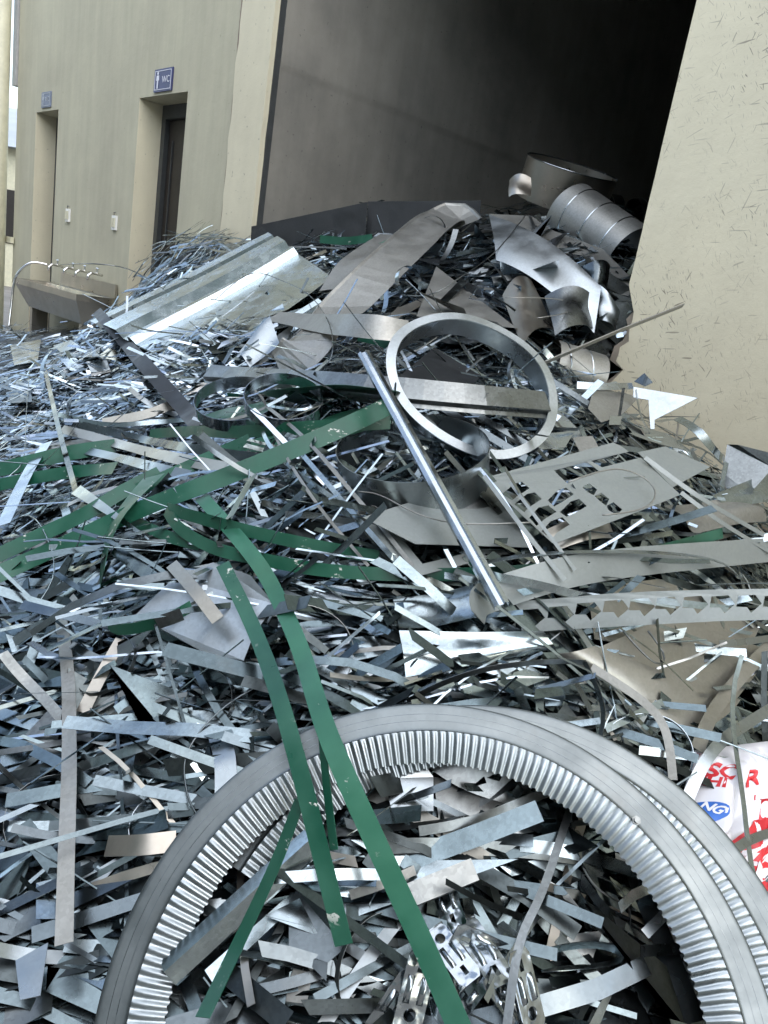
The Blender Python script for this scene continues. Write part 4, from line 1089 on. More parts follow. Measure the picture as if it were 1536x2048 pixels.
strip('curved_strip', M['pale'], [(1183, 1334, .1), (1271, 1390, .11), (1319, 1435, .12), (1338, 1485, .12), (1346, 1560, .1)], [10, 18, 18], 20, 'pale strip curving down to the second arc')
strip('metal_strip', M['galv'], [(1211, 1458, .06), (1326, 1405, .08)], 17, 10, 'short straight shiny bar behind the second arc')
strip('metal_strip', M['beige'], [(1545, 1285, .1), (1480, 1355, .1), (1423, 1428, .1), (1395, 1500, .09)], [26, 32], 0, 'wide pale strip slanting over the big pale sheet')
strip('metal_strip', M['alu'], [(1550, 1412, .12), (1490, 1450, .12), (1445, 1480, .13), (1405, 1530, .13), (1372, 1605, .1)], [18, 28, 26], 10, 'glassy strip slanting down to the plastic bag')
strip('metal_strip', M['bright'], [(1278, 1500, .09), (1350, 1508, .1), (1423, 1518, .11), (1507, 1530, .1)], 18, 20, 'brilliant strip lying above the plastic bag')
strip('metal_strip', M['galv'], [(1312, 1248, .1), (1439, 1295, .1), (1560, 1350, .1)], 7, 20, 'thin straight strip over the broad pale sheet')
strip('metal_strip', M['alu'], [(1439, 1288, .12), (1500, 1282, .12), (1570, 1272, .1)], 14, 20, 'shiny strip at the edge of the broad pale sheet')
wire('thin hairpin loop hanging below the punched strip', [(1246, 1262, .1), (1270, 1290, .1), (1297, 1318, .1), (1320, 1331, .1), (1333, 1318, .1), (1318, 1290, .1), (1296, 1262, .1)], .0024, 'dull', name='wire_loop')
strip('metal_strip', M['galv'], [(1490, 1168, .12), (1440, 1122, .13), (1300, 1104, .13), (1100, 1106, .14), (985, 1122, .14), (962, 1136, .15), (985, 1152, .15), (1070, 1168, .14), (1185, 1198, .12)], 7, 40, 'narrow hairpin strip around the foot of the polished channel')
poly_sheet('bright_sheet', M['light'], [(258, 1217), (340, 1145), (425, 1122), (500, 1150), (545, 1200), (500, 1270), (482, 1312), (410, 1305), (320, 1255)], (), .125, 'gleaming many-sided sheet beside the hairpin loop', bend=.03)
strip('metal_strip', M['beige'], [(343, 1128, .15), (390, 1181, .17), (436, 1240, .16)], 27, 0, 'short beige strip lying on the gleaming sheet')
# --- left and lower named strips
for mat, ctl, w, rl, lab in (
    ('pale', [(122, 1238, .05), (134, 1330, .07), (138, 1420, .08), (138, 1550, .09), (133, 1700, .09), (128, 1888, .07)], [24, 30, 36], 5, 'long pale upright strip at the near corner of the heap'),
    ('bright', [(28, 1284, .06), (97, 1240, .08), (185, 1195, .07)], 18, 10, 'bright straight strip pointing away from the pale upright strip'),
    ('stainless', [(243, 1278, .06), (205, 1345, .06), (165, 1425, .05)], 24, 0, 'brownish strip slanting beside the pale upright strip'),
    ('bright', [(94, 885, .08), (70, 920, .09), (44, 967, .1), (6, 1050, .07)], [14, 24], 10, 'wide bright strip hanging left of the slim dark upright'),
    ('alu', [(152, 979, .1), (223, 1026, .11), (298, 1079, .1)], [28, 28], 10, 'bright tapering strip pointing at the hairpin loop'),
    ('stainless', [(123, 858, .06), (180, 872, .07), (234, 887, .08), (330, 912, .09), (450, 936, .07)], 18, 10, 'bronze-toned bowed strip over the green straps'),
    ('alu', [(152, 897, .07), (205, 908, .08), (264, 922, .09), (320, 938, .09), (378, 951, .08)], 18, 10, 'silvery bowed strip just below the bronze-toned one'),
    ('galv', [(102, 826, .07), (205, 849, .08), (290, 846, .08), (390, 838, .08)], 9, 20, 'thin bowed strip passing the lower end of the dark bar'),
    ('dark', [(146, 846, .06), (264, 874, .08), (360, 893, .09), (480, 912, .08), (640, 935, .06)], 18, 20, 'dark bowed strip running to the knotted strips'),
    ('beige', [(205, 846, .05), (293, 828, .06), (352, 806, .06)], 18, 10, 'beige strip behind the lower end of the dark bar'),
    ('stainless', [(430, 945, .05), (500, 955, .06), (575, 975, .05)], 14, 10, 'brown strip end above the hairpin loop'),
    ('galv', [(155, 1536, .05), (280, 1495, .06), (375, 1460, .05)], 19, 5, 'spangled strip slanting right of the pale upright strip, upper one'),
    ('galv', [(220, 1530, .04), (330, 1550, .05), (440, 1572, .05)], 19, 5, 'spangled strip sloping down to the outer side of the arc'),
    ('bright', [(98, 1652, .05), (240, 1640, .06), (388, 1621, .05)], 20, 10, 'bright strip crossing behind the pale upright strip'),
    ('stainless', [(213, 1692, .06), (280, 1690, .08), (352, 1682, .06)], 42, 10, 'broad bronze-grey curled strip at the outer side of the arc'),
    ('dull', [(768, 1693, .04), (860, 1690, .05), (950, 1695, .05), (1060, 1702, .05), (1162, 1716, .04)], 30, 20, 'wide dull band inside the front arc'),
    ('dull', [(838, 1662, .05), (900, 1652, .07), (968, 1635, .08), (1040, 1605, .08), (1114, 1578, .06)], 20, 20, 'bowed grey strip rising to the crimped edge'),
    ('dull', [(1145, 1603, .09), (1088, 1775, .13), (1038, 1890, .13), (1013, 2060, .12)], 18, 20, 'straight dark grey rod standing inside the front arc'),
    ('dark', [(1273, 1750, .05), (1300, 1820, .06), (1330, 1890, .06), (1390, 2045, .05)], 40, 10, 'wide dark strip following the inner edge of the arc'),
    ('dull', [(1088, 1765, .05), (1170, 1812, .06), (1250, 1852, .05)], 17, 10, 'plain grey strip right of the straight dark rod'),
    ('galv', [(1055, 1915, .05), (1120, 1895, .08), (1190, 1888, .09), (1238, 1900, .09), (1240, 1922, .08), (1190, 1932, .07), (1080, 1940, .05)], 13, 60, 'springy strip bent into a long loop inside the arc'),
    ('pale', [(700, 1790, .05), (760, 1770, .06), (830, 1740, .05)], 20, 10, 'dull strip passing behind the longest green strap'),
    ('galv', [(1040, 1690, .06), (1130, 1700, .08), (1230, 1730, .06), (1262, 1740, .06)], 26, 10, 'wavy wide strip close under the crimped edge'),
    ('alu', [(435, 1460, .06), (450, 1520, .07), (452, 1600, .06)], 44, 0, 'pale blue plate-like strip outside the arc'),
    ('galv', [(408, 1305, .05), (500, 1330, .06), (600, 1350, .06)], 20, 10, 'shiny strip passing under both long green straps'),
    ('bright', [(700, 1290, .05), (640, 1320, .06), (560, 1345, .05)], 8, 20, 'thin bright strip crossing below the gleaming sheet'),
    ('dull', [(850, 1490, .04), (900, 1530, .05), (960, 1560, .05), (1060, 1590, .04)], 60, 10, 'broad dark grey sheet strip under the top of the arc')):
    tp = (1, .1) if 'tapering' in lab else None
    strip('metal_strip', M[mat], ctl, w, rl, lab, taper=tp)
poly_sheet('bright_plate', M['alu'], [(770, 1552), (843, 1520), (868, 1552), (868, 1620), (785, 1622)], (), .06, 'brushed bright plate inside the top of the arc', 'metal plate', bend=.01)
o = strip('drilled_strip', M['galv'], [(108, 1575, .05), (236, 1577, .05)], 27, 5, 'flat strip with a drilled hole by the pale upright strip', m=6)
sweep('angle_bar', M['galv'], [(335, 1945, .05), (490, 1765, .1), (625, 1680, .1)], [(-28, -.01), (-27, 0), (0, .018), (27, -.002), (28, -.012)], 'wide galvanised angle bar slanting under the front arc', 'metal bar', straight=True)
poly_sheet('torn_sheet', M['dark'], [(575, 1760), (660, 1792), (690, 1895), (655, 1925), (652, 1962), (602, 1912), (577, 1895)], (), .06, 'dark shiny torn sheet beside the scraped green strap end', bend=.015)
sweep('box_bar', M['dull'], [(815, 1792, .1), (950, 1738, .11)], [(-24, -.012), (-23, 0), (23, 0), (24, -.02)], 'short wide bright bar above the brackets', 'metal bar', straight=True)
poly_sheet('sliver', M['alu'], [(1263, 1890), (1200, 2048), (1178, 2048)], (), .07, 'pointed bright sliver standing near the loop strip', 'metal strip')
wire('big loose wire curving through the near corner', [(60, 1230, .06), (110, 1150, .08), (92, 1070, .09), (60, 1030, .08), (20, 1045, .06)], .002, 'galv')
wire('long wire bow outside the front arc', [(640, 1330, .06), (520, 1370, .08), (430, 1430, .1), (372, 1510, .1), (375, 1590, .08), (400, 1640, .06)], .002, 'dark')
wire('wire lying across the ribbed panel', [(430, 600, .1), (500, 545, .13), (560, 560, .12), (620, 590, .12), (660, 650, .18), (665, 710, .14), (640, 745, .1)], .002, 'dark')
wire('thin wire bow over the bright offcuts', [(0, 560 + 250, .05), (60, 780, .08), (160, 720, .1), (235, 675, .12), (243, 690, .11), (228, 730, .06)], .002, 'galv')
wire('bent wire hanging before the green straps at the far edge', [(60, 740, .08), (52, 830, .1), (48, 920, .09), (20, 950, .07), (0, 975, .06)], .0016, 'galv')
wire('wire arc inside the right half of the front arc', [(1160, 1720, .05), (1185, 1770, .07), (1230, 1800, .07), (1262, 1810, .05)], .002, 'dull')
wire('stiff wire poking up through the flange ring', [(790, 690, .1), (792, 760, .16), (786, 830, .16), (782, 870, .1)], .003, 'dark')
wire('wire crossing between the ducts and the triangular sheet', [(800, 590, .06), (860, 590, .1), (920, 555, .12), (990, 505, .14), (1050, 432, .16)], .0025, 'dull')
wire('hairpin wire in front of the rusty curved sheet', [(1010, 595, .14), (1090, 596, .15), (1140, 604, .15), (1138, 625, .14), (1075, 636, .12)], .002, 'pale')

# --- broad plates lying on the near slope
for mat, pl, lab in (
    ('dark', [(240, 1380), (290, 1372), (345, 1428), (300, 1445), (235, 1450)], 'dark five-sided plate right of the pale upright strip'),
    ('dull', [(30, 1487), (120, 1507), (116, 1450), (95, 1420)], 'dull four-cornered plate left of the pale upright strip'),
    ('bright', [(295, 1293), (405, 1338), (405, 1354), (300, 1322)], 'bright pointed plate just below the gleaming sheet'),
    ('galv', [(350, 1352), (450, 1348), (446, 1452), (386, 1440)], 'grey upright plate left of the scraped green strap'),
    ('alu', [(448, 1370), (625, 1374), (627, 1408), (446, 1410)], 'long silvery plate crossing behind both green straps'),
    ('dark', [(-10, 1172), (100, 1178), (122, 1236), (50, 1242), (-10, 1222)], 'large dark sheet at the edge, above the bright straight strip'),
    ('bright', [(592, 1186), (672, 1170), (690, 1202), (602, 1222)], 'gleaming plate right of the longest green strap'),
    ('alu', [(606, 1246), (768, 1212), (770, 1234), (612, 1266)], 'silvery plate slanting up to the crumpled sheet'),
    ('galv', [(640, 1282), (790, 1262), (800, 1300), (668, 1330)], 'grey plate beside the crumpled sheet, lower half'),
    ('dull', [(868, 1552), (1068, 1582), (1112, 1650), (880, 1648)], 'large dull sheet under the crimped top of the arc'),
    ('dark', [(590, 1492), (640, 1470), (662, 1540), (600, 1560)], 'dark plate between arc and green straps'),
    ('galv', [(70, 1760), (160, 1745), (158, 1832), (72, 1838)], 'grey square plate beside the foot of the pale upright strip'),
    ('alu', [(30, 1920), (96, 1885), (80, 1990), (40, 2000)], 'pale kite-shaped plate at the near edge'),
    ('dark', [(1050, 1640), (1140, 1600), (1150, 1690), (1080, 1700)], 'dark folded plate below the crimped edge'),
    ('bright', [(560, 1640), (600, 1620), (578, 1700), (520, 1720)], 'blue-white plate peeping through the arc, left of the straps'),
    ('galv', [(1270, 1010), (1350, 1030), (1330, 1062), (1262, 1048)], 'grey plate under the right corner of the cut-out sheet'),
    ('bright', [(20, 690), (82, 678), (75, 722), (28, 730)], 'bright notched plate among the bright offcuts'),
    ('alu', [(105, 690), (142, 680), (160, 692), (122, 705)], 'sky-blue plate among the bright offcuts'),
    ('bright', [(132, 700), (200, 690), (198, 712), (134, 716)], 'white plate right of the sky-blue one'),
    ('alu', [(172, 722), (212, 714), (220, 740), (182, 745)], 'pale plate below the white one, by the dark bar'),
    ('dull', [(15, 780), (60, 772), (62, 800), (20, 806)], 'dull plate left of the slim dark upright')):
    poly_sheet('plate', M[mat], pl, (), .03, lab, 'metal plate', bend=random.uniform(.002, .012))

# --- pressed brackets at the bottom
BR_V, BR_F = None, None
def bracket_mesh():
    W_, L_ = .021, .10
    out = [(-W_, -.05), (-W_ * .8, -.056), (W_ * .8, -.056), (W_, -.05), (W_, .04), (W_ * .7, .05), (-W_ * .7, .05), (-W_, .04)]
    hole = [(.009 * math.cos(a), -.036 + .009 * math.sin(a)) for a in np.linspace(0, 2 * math.pi, 13)[:-1]]
    slot = [(x, y) for x, y in ((-.004, .02), (.004, .02), (.004, .036), (-.004, .036))]
    v, f = curve_fill([out, hole, slot], .002)
    mb = MB(); mb.add(v, f)
    return mb.mesh('plate', M['press'])
def rib_mesh(x):
    mb = MB(); vs, fs = [], []
    for y, hh in ((-.022, 0), (-.018, .006), (.010, .006), (.015, 0)):
        vs += [(x - .005, y, .001), (x - .0025, y, .001 + hh), (x + .0025, y, .001 + hh), (x + .005, y, .001)]
    for i in range(3):
        for k in range(3): fs.append((4 * i + k, 4 * i + k + 1, 4 * i + 5 + k, 4 * i + 4 + k))
    mb.add(vs, fs); return mb.mesh('rib', M['press'], smooth=True)
def lip_mesh():
    mb = MB(); mb.box(-.021, .021, -.059, -.0565, -.012, .0008); return mb.mesh('lip', M['press'])
bm, rm1, rm2, lm_ = bracket_mesh(), rib_mesh(-.010), rib_mesh(.010), lip_mesh()
BRK = [((905, 1835), (885, 1775), 'bright pressed bracket hanging under the short wide bar'), ((935, 1880), (990, 1905), 'pressed bracket lying crosswise, hole end towards the straight rod'), ((925, 1935), (890, 1890), 'pressed bracket with its hole facing the longest green strap'),
       ((985, 1930), (955, 1885), 'glossy pressed bracket left of the straight rod'), ((1045, 1945), (1058, 2000), 'white glinting bracket right of the straight rod'), ((838, 1950), (826, 2000), 'pressed bracket just left of the longest green strap'),
       ((1000, 1985), (1030, 2030), 'pressed bracket at the foot of the straight rod'), ((925, 1985), (950, 1940), 'dull pressed bracket right of the longest green strap'), ((805, 1985), (778, 2025), 'bracket at the lower edge, beside the longest green strap'), ((950, 1965), (915, 2010), 'shaded bracket under the glossy one')]
for i, (a, b, lab) in enumerate(BRK):
    lf = random.uniform(.07, .12); pa, pb = P(*a, lf), P(*b, lf + .0)
    pb = P(*b, lf - .02)
    y = -norm(pb - pa); nh = norm(heap_n(pa[0], pa[1]) + RS.normal(0, .3, 3)); x = norm(np.cross(y, nh)); zz_ = np.cross(x, y)
    root = empty('bracket', tuple((pa + pb) / 2)); root.rotation_mode = 'QUATERNION'
    root.rotation_quaternion = Matrix((x, y, zz_)).transposed().to_quaternion()
    s = random.uniform(.95, 1.15); root.scale = (s, s, s)
    for nm, me in (('plate', bm), ('rib', rm1), ('rib', rm2), ('lip', lm_)):
        o = bpy.data.objects.new(nm, me); COL.objects.link(o); o.parent = root
    tag(root, lab, 'bracket', 'pressed steel brackets')

# --- printed plastic bag
bc = [P(1392, 1500, .075), P(1640, 1470, .075), P(1660, 1990, .06), P(1285, 1880, .02)]
bn = norm(np.cross(bc[1] - bc[0], bc[3] - bc[0])); bn = bn if bn[2] > 0 else -bn
def bag_pt(u, v, off=0.0):
    p = bc[0] * (1 - u) * (1 - v) + bc[1] * u * (1 - v) + bc[2] * u * v + bc[3] * (1 - u) * v
    e = min(1, 8 * min(u, 1 - u, v, 1 - v) + .02)
    h = .045 * e ** .5 * (1 + .4 * math.sin(u * 3 + 1) * math.sin(v * 4)) + .006 * math.sin(22 * u + 9 * v + 3 * math.sin(5 * v)) * e + .016 * abs(math.sin(15 * v - 12 * u + 2.2 * math.sin(9 * u + 4 * v))) * e + .009 * abs(math.sin(31 * u + 19 * v + 2 * math.sin(11 * v))) * e
    return p + bn * (h - .01 + off)
mb = MB(); nb = 90
vs = [bag_pt(i / nb, j / nb) for i in range(nb + 1) for j in range(nb + 1)]
fs = [(i * (nb + 1) + j, (i + 1) * (nb + 1) + j, (i + 1) * (nb + 1) + j + 1, i * (nb + 1) + j + 1) for i in range(nb) for j in range(nb)]
k0 = len(vs); vs += [bc[i] - bn * .03 for i in range(4)]
ring_ = [i * (nb + 1) for i in range(nb)] + [nb * (nb + 1) + j for j in range(nb)] + [(nb - i) * (nb + 1) + nb for i in range(nb)] + [nb - j for j in range(nb)]
mb.add(vs, fs)
broot = empty('plastic_bag', tuple(bc[3]))
def bput(mbx, name, mat, par):
    for i, p in enumerate(mbx.v): mbx.v[i] = tuple(np.array(p) - bc[3])
    return mbx.build(name, mat, par, smooth=True, th=.0006)
body = bput(mb, 'bag_body', M['bag'], broot)
def bag_uv(px, py):
    best = None
    for u in np.linspace(0, 1, 41):
        for v in np.linspace(0, 1, 41):
            q = to_px(bag_pt(u, v)); d = (q[0] - px) ** 2 + (q[1] - py) ** 2
            if best is None or d < best[0]: best = (d, u, v)
    return best[1], best[2]
def bag_print(v2, f2, px, py, scale, ang, mat, name, off):
    u0, v0 = bag_uv(px, py); LU, LV = np.linalg.norm(bc[1] - bc[0]), np.linalg.norm(bc[3] - bc[0])
    c_, s_ = math.cos(ang), math.sin(ang); out = []
    for x, y, *_ in v2:
        X, Y = (x * c_ - y * s_) * scale, (x * s_ + y * c_) * scale
        out.append(bag_pt(min(.985, max(.015, u0 + X / LU)), min(.985, max(.015, v0 - Y / LV)), off))
    m_ = MB(); m_.add(out, f2); bput(m_, name, mat, body)
disc = ([(0, 0, 0)] + [(r_ * math.cos(a), r_ * math.sin(a), 0) for r_ in (.33, .66, 1) for a in np.linspace(0, 2 * math.pi, 33)[:-1]],
        [(0, 1 + k, 1 + (k + 1) % 32) for k in range(32)] + [(1 + 32 * j + k, 33 + 32 * j + k, 33 + 32 * j + (k + 1) % 32, 1 + 32 * j + (k + 1) % 32) for j in range(2) for k in range(32)])
bag_print(*disc, 1520, 1722, .085, 0, M['red'], 'red_disc', .002)
bag_print(*text_fill('10', 1.1, .03), 1512, 1722, .085, -.7, M['print_white'], 'printed_number', .004)
patch = ([(0, 0, 0)] + [((1 + .12 * math.sin(3 * a)) * math.cos(a) * r_, .72 * (1 + .1 * math.sin(2 * a)) * math.sin(a) * r_, 0) for r_ in (.33, .66, 1) for a in np.linspace(0, 2 * math.pi, 33)[:-1]], disc[1])
bag_print(*patch, 1410, 1630, .036, -.2, M['blue'], 'blue_patch', .002)
bag_print(*text_fill('NG', 1.0, .03), 1418, 1618, .022, -.5, M['print_white'], 'printed_letters', .004)
bag_print(*[[(x * .6, y * .6, 0) for x, y, _ in disc[0]], disc[1]], 1405, 1634, .012, 0, M['red'], 'red_mark', .004)
for tx, px, py, sc, an in (('SC', 1440, 1545, .045, -.3), ('CHI', 1418, 1562, .03, -.3), ('R', 1505, 1556, .05, .2), ('T', 1525, 1620, .07, .1), ('H', 1540, 1660, .06, .2), ('C', 1325, 1862, .035, -.3)):
    bag_print(*text_fill(tx, 1.0, .035), px, py, sc, an, M['red'], 'printed_letters', .002)
tag(broot, 'white plastic bag with red and blue print beside the second arc', 'plastic bag')

# ------------------------------------------------------------------ fittings on the building
def bl(o): o.location = B_LOC; o.rotation_euler = (0, 0, B_ROT); return o
def wc_sign(pa, pb, label, plate, ink):
    (s0, z1), (s1, z0) = on_wall(*pa), on_wall(*pb)
    r = bl(empty('wc_sign')); w, h = s1 - s0, z1 - z0
    mb = MB(); mb.box(s0, s1, -.012, -.001, z0, z1); mb.build('plate', M[plate], r)
    mb = MB()
    for q in ((s0 + .012, s1 - .012, z0 + .012, z0 + .016), (s0 + .012, s1 - .012, z1 - .016, z1 - .012), (s0 + .012, s0 + .016, z0 + .0165, z1 - .0165), (s1 - .016, s1 - .012, z0 + .0165, z1 - .0165)):
        mb.box(q[0], q[1], -.0142, -.0125, q[2], q[3])
    mb.build('border_line', M[ink], r)
    v, f = text_fill('WC', h * .42); xs = [p[0] for p in v]; k = w * .42 / (max(xs) - min(xs))
    mb = MB(); mb.add([(s0 + w * .68 + x * k, -.0145, (z0 + z1) / 2 + y) for x, y, _ in v], f); mb.build('lettering', M[ink], r, th=.001)
    cx = s0 + w * .22; cz = (z0 + z1) / 2
    fig = [(-.06, .22), (.06, .22), (.075, .0), (.035, .0), (.03, -.36), (-.03, -.36), (-.035, .0), (-.075, .0)]
    mb = MB(); mb.add([(cx + x * w * 1.1, -.0145, cz + y * h) for x, y in fig], [tuple(range(8))])
    mb.add([(cx + .045 * w * math.cos(a), -.0145, cz + .31 * h + .07 * h * math.sin(a)) for a in np.linspace(0, 6.283, 13)[:-1]], [tuple(range(12))])
    mb.build('pictogram', M[ink], r, th=.001)
    return tag(r, label, 'sign')
wc_sign((313, 141), (345, 181), 'dark blue WC sign with a white standing figure above the nearer doorway', 'sign', 'sign_white')
wc_sign((86, 186), (103, 214), 'faded blue WC sign above the farther doorway', 'sign_faded', 'sign_grey')
for px, py, lab in ((138, 431, 'small switch box on the wall next to the farther doorway'), (231, 446, 'small switch box on the wall next to the nearer doorway, stain below')):
    s, zc = on_wall(px, py); r = bl(empty('switch_box'))
    mb = MB(); mb.box(s - .038, s + .038, -.018, -.001, zc - .055, zc + .055); mb.build('faceplate', M['white'], r)
    for dx in (-.018, .018):
        mb = MB(); mb.box(s + dx - .013, s + dx + .013, -.025, -.0185, zc - .035, zc + .035); mb.build('rocker', M['pipe'], r)
    mb = MB(); mb.tube([(s - .02, -.006, zc + .056), (s - .015, -.012, zc + .08), (s + .025, -.012, zc + .075)], .003); mb.build('wire_stub', M['frame'], r)
    tag(r, lab, 'switch')
# steel trough sink against the wall
rs = bl(empty('trough_sink'))
s0, z0 = on_wall(52, 560, -.45); s1, z1 = on_wall(228, 602, -.05)
sa, sb = -7.35, -6.15; ya, yb = -.50, -.06; zr = .80
def trough(sa, sb, ya, yb, zr):
    mb = MB()
    o = [(sa, ya, zr), (sb, ya, zr), (sb, yb, zr), (sa, yb, zr)]
    i1 = [(sa + .04, ya + .04, zr - .005), (sb - .04, ya + .04, zr - .005), (sb - .04, yb - .04, zr - .005), (sa + .04, yb - .04, zr - .005)]
    bt = [(sa + .10, ya + .09, zr - .2), (sb - .07, ya + .09, zr - .2), (sb - .07, yb - .07, zr - .2), (sa + .10, yb - .07, zr - .2)]
    lo = [(sa + .0, ya, zr - .05), (sb, ya, zr - .05), (sb, yb, zr - .05), (sa, yb, zr - .05)]
    l2 = [(sa + .16, ya + .07, zr - .23), (sb - .04, ya + .07, zr - .23), (sb - .04, yb - .05, zr - .23), (sa + .16, yb - .05, zr - .23)]
    vs = o + i1 + bt + lo + l2; fs = []
    for A, B in ((0, 4), (4, 8)):
        for k in range(4): fs.append((A + k, A + (k + 1) % 4, B + (k + 1) % 4, B + k))
    fs.append((8, 9, 10, 11))
    for A, B in ((12, 0), (16, 12)):
        for k in range(4): fs.append((A + k, A + (k + 1) % 4, B + (k + 1) % 4, B + k))
    fs.append((19, 18, 17, 16))
    mb.add(vs, fs); return mb
SZ = (-7.62, -6.22, -.34, -.03, .84)
trough(*SZ).build('basin', M['stainless'], rs)
mb = MB(); mb.box(SZ[0] + .25, SZ[1], -.03, -.012, .842, .95); mb.build('splashback', M['stainless'], rs)
for k, sx in enumerate((SZ[0] + .18, SZ[1] - .12)):
    mb = MB(); mb.box(sx, sx + .05, -.26, -.12, 0, .605); mb.build('leg', M['stainless'], rs)
for sx in (-7.3, -6.95, -6.7, -6.45):
    mb = MB(); mb.tube([(sx, -.04, 1.0), (sx, -.13, 1.01), (sx, -.16, .985), (sx, -.165, .95)], .011, 8)
    t_ = mb.build('tap', M['chrome'], rs, smooth=True)
    mb = MB(); mb.tube([(sx, -.085, 1.012), (sx, -.085, 1.045)], .007); mb.tube([(sx - .025, -.085, 1.05), (sx + .025, -.085, 1.05)], .006); mb.build('tap_handle', M['chrome'], t_)
tag(rs, 'old stainless trough sink with taps against the cream wall', 'sink')
mb = MB(); hs = [from_sn(-7.3, -.16, 1.0), from_sn(-7.36, -.3, .99), from_sn(-7.42, -.4, .85), from_sn(-7.42, -.43, .6), from_sn(-7.38, -.46, .4)]
mb.tube(catmull(hs, 24), .011, 8); tag(mb.build('hose', M['chrome'], smooth=True), 'flexible silver hose hanging from the sink tap', 'hose')
wire('long springy strip arching over the sink towards the doorway', [(108, 530, .45), (180, 527, .5), (250, 535, .4), (300, 560, .2), (330, 580, .08)], .003, 'dull')
# left edge: downpipe, trunking, bracket, neighbour building
px_s, _ = on_wall(12, 300)
mb = MB(); mb.tube([(S_END - .10, -.12, -.1), (S_END - .10, -.12, 2.0), (S_END - .10, -.12, 5.0)], .075, 20); tag(bl(mb.build('downpipe', M['pipe'], smooth=True)), 'cream downpipe at the corner of the building', 'pipe')
mb = MB(); mb.box(S_END - .14, S_END - .03, -.01, .08, 2.6, 5.1); tag(bl(mb.build('cable_trunking', M['trunk'])), 'grey cable trunking running up the building corner', 'trunking')
mb = MB(); mb.box(S_END - .25, S_END + .06, -.045, -.012, 1.12, 1.18); tag(bl(mb.build('pipe_clamp', M['pipe'])), 'cream batten holding the downpipe to the corner', 'batten')
nb_ = empty('neighbour_building', (-11.5, 19, 0))
mb = MB(); mb.box(-4, 3.2, 0, 6, 0, 3.1); mb.build('wall', M['pipe'], nb_)
mb = MB(); mb.add([(-4.3, -.4, 3.102), (3.5, -.4, 3.102), (3.5, 6.4, 3.102), (-4.3, 6.4, 3.102), (-4.3, 3, 4.4), (3.5, 3, 4.4)], [(0, 1, 5, 4), (2, 3, 4, 5), (0, 4, 3), (1, 2, 5), (0, 3, 2, 1)]); mb.build('roof', M['roof'], nb_)
mb = MB(); mb.box(1.2, 2.6, -.03, -.001, 1, 2.2); mb.build('window', M['door'], nb_)
tag(nb_, 'cream neighbouring building with a grey roof beyond the downpipe', 'building')
# ------------------------------------------------------------------ loose pieces one can tell apart, each its own object
ZONES = [((0, 330, 610, 760), 'among the bright offcuts below the sink'), ((330, 640, 470, 600), 'beside the nearer doorway'), ((60, 420, 760, 900), 'on the bright slope by the dark bar'),
         ((640, 1000, 460, 640), 'between the long wide band and the ducts'), ((1000, 1260, 640, 800), 'by the open duct stub'), ((1060, 1450, 800, 930), 'at the foot of the scratched wall'),
         ((350, 760, 640, 760), 'above the long flat bar'), ((0, 420, 960, 1130), 'among the green straps'), ((0, 260, 1130, 1420), 'around the bright straight strip'), ((260, 560, 1300, 1480), 'below the gleaming sheet'),
         ((560, 800, 1170, 1400), 'right of the two long green straps'), ((800, 1200, 1330, 1430), 'behind the top of the arc'), ((1200, 1536, 1330, 1520), 'over the big pale sheet'), ((0, 230, 1430, 1700), 'near the long pale upright strip'),
         ((0, 230, 1700, 2048), 'below the foot of the pale upright strip'), ((230, 480, 1480, 1760), 'outside the front arc'), ((400, 640, 1640, 2048), 'inside the arc, by the slanting green strap'), ((640, 900, 1560, 1800), 'inside the arc, between green straps'),
         ((880, 1200, 1540, 1760), 'under the crimped top'), ((1080, 1380, 1740, 2048), 'inside the arc, right of the straight rod'), ((700, 820, 1850, 2048), 'beside the pressed brackets'), ((1360, 1536, 1000, 1120), 'beside the narrow grey edge strips'),
         ((500, 720, 960, 1060), 'under the knotted strips'), ((830, 1000, 760, 860), 'inside the flange ring'), ((1400, 1536, 1540, 1900), 'lying on the plastic bag')]
TONE = {'bright': 'bright', 'galv': 'grey', 'dull': 'dull', 'dark': 'dark', 'beige': 'beige', 'alu': 'silvery', 'stainless': 'brownish', 'pale': 'pale'}
made = []
random.seed(23)
COUNT = [12, 12, 12, 12, 8, 12, 10, 12, 14, 14, 14, 10, 10, 14, 14, 14, 12, 12, 12, 14, 8, 6, 8, 6, 6]
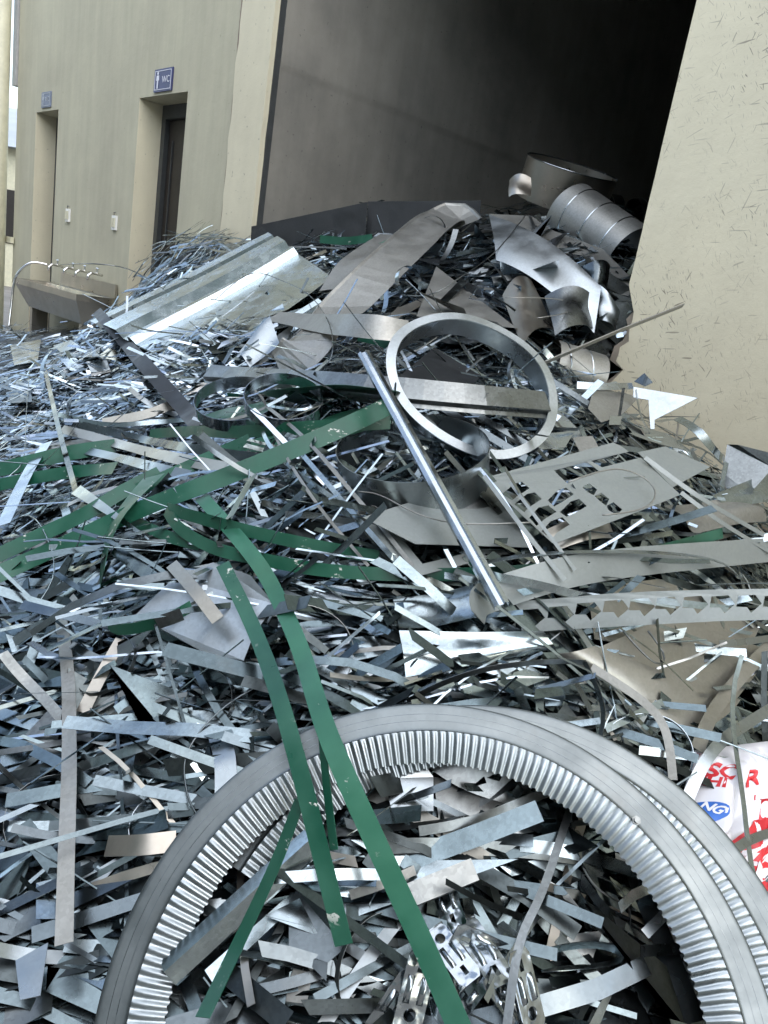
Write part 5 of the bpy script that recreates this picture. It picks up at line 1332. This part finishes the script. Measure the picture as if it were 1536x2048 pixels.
for (reg, phrase), cnt in zip(ZONES, COUNT):
    for _ in range(cnt):
        px, py = random.uniform(reg[0], reg[1]), random.uniform(reg[2], reg[3])
        lf = random.uniform(.0, .03) + (.14 if 'bag' in phrase else 0); c = P(px, py, lf)
        if not in_place(c[0], c[1], .12) or c[2] - heap(c[0], c[1]) > lf + .05: continue
        d = (c - EYE).dot(FW)
        kind = 'strip' if 'bag' in phrase else pick([('strip', 9), ('plate', 3), ('sliver', 1.5)])
        mat = pick([('galv', 7), ('bright', .01 if py > 900 else 7), ('dull', 4), ('dark', 4), ('alu', 4), ('beige', .7), ('stainless', .8), ('pale', 1)])
        near = to_sn(c[0], c[1])[1] > -.6
        mb = MB()
        if kind == 'plate':
            L_ = random.uniform(.08, .2) * (1 + .25 * max(0, d - 1.5)); w = L_ * random.uniform(.45, .95); bend = random.gauss(0, 1.5); tw = random.gauss(0, .1)
            shape = 'curved' if abs(bend * L_) > .22 else 'flat'; nm = 'plate'; cat = 'metal plate'
        else:
            L_ = random.uniform(.25, .6) * (1 if near else 1 + .15 * max(0, d - 1.5)); w = random.uniform(.008, .024) * (1 + .12 * max(0, d - 1.5))
            bend = random.choice((0, .1, .2, .45, .9, -.2, -.5)) / L_; tw = random.gauss(0, .7) if random.random() < .3 else 0.0
            shape = 'twisted' if abs(tw) > .45 else ('curled' if abs(bend * L_) > .8 else ('bowed' if abs(bend * L_) > .3 else 'straight'))
            nm = 'sliver' if kind == 'sliver' else 'strip'; cat = 'metal strip'
        if near: L_ = min(L_, .4)
        piece(mb, c, heap_n(c[0], c[1], .12), kind, L_, w, (1, 1, 1), th=.001, tilt=8, ang=random.gauss(.12, .7), curv=bend, twist=tw)
        mid = np.array(mb.v).mean(0); mb.v = [tuple(np.array(p) - mid) for p in mb.v]
        o = mb.build('metal_' + nm, M[mat], smooth=True); o.location = mid
        size = ('small' if L_ < .14 else 'large') if nm == 'plate' else ('narrow' if w < .018 else 'wide')
        made.append((f'{size} {shape} {TONE[mat]} {nm} {phrase}', o, cat, to_px(mid)[0]))
ORD = ['leftmost', 'second from the left', 'third from the left', 'fourth from the left', 'fifth from the left', 'sixth from the left']
by = {}
for m_ in made: by.setdefault(m_[0], []).append(m_)
for lab, items in by.items():
    items.sort(key=lambda q: q[3])
    for k, (l, o, cat, x) in enumerate(items):
        tag(o, l if len(items) == 1 else f'{l}, {"the left one" if (len(items) == 2 and k == 0) else "the right one" if len(items) == 2 else ORD[min(k, 5)]}', cat, 'loose strips and plates on the heap')

# springy loops of narrow strip
random.seed(41)
for (reg, phrase) in ZONES:
    if 'bag' in phrase or 'ring' in phrase: continue
    px, py = random.uniform(reg[0] + 20, reg[1] - 20), random.uniform(reg[2], reg[3])
    c = P(px, py, .035)
    if not in_place(c[0], c[1], .25): continue
    d_ = (c - EYE).dot(FW); r = random.uniform(.05, .11) * (1 + .15 * max(0, d_ - 1.5))
    n = norm(heap_n(c[0], c[1], .15) + RS.normal(0, .35, 3)); w = random.uniform(.003, .006)
    a0 = random.uniform(0, 6); a1 = a0 + R_(random.uniform(170, 330)); k1, k2 = random.uniform(.1, .5), random.uniform(-.25, .25)
    mb = MB(); lathe(mb, np.zeros(3), n, [(r, w), (r * 1.01, -w)], 30, a0, a1, fn=lambda q, k: (r * k1 * (q - a0) / 3.5 + r * .12 * math.sin(2 * q), r * k2 * (q - a0)))
    pts = under_arc(np.array(mb.v) + c); mb.v = [tuple(p - c) for p in pts]
    o = mb.build('strip_loop', M[random.choice(('galv', 'bright', 'dull'))], smooth=True, th=.0009); o.location = c
    tag(o, 'thin springy loop of curled strip ' + phrase, 'metal strip', 'springy strip loops')
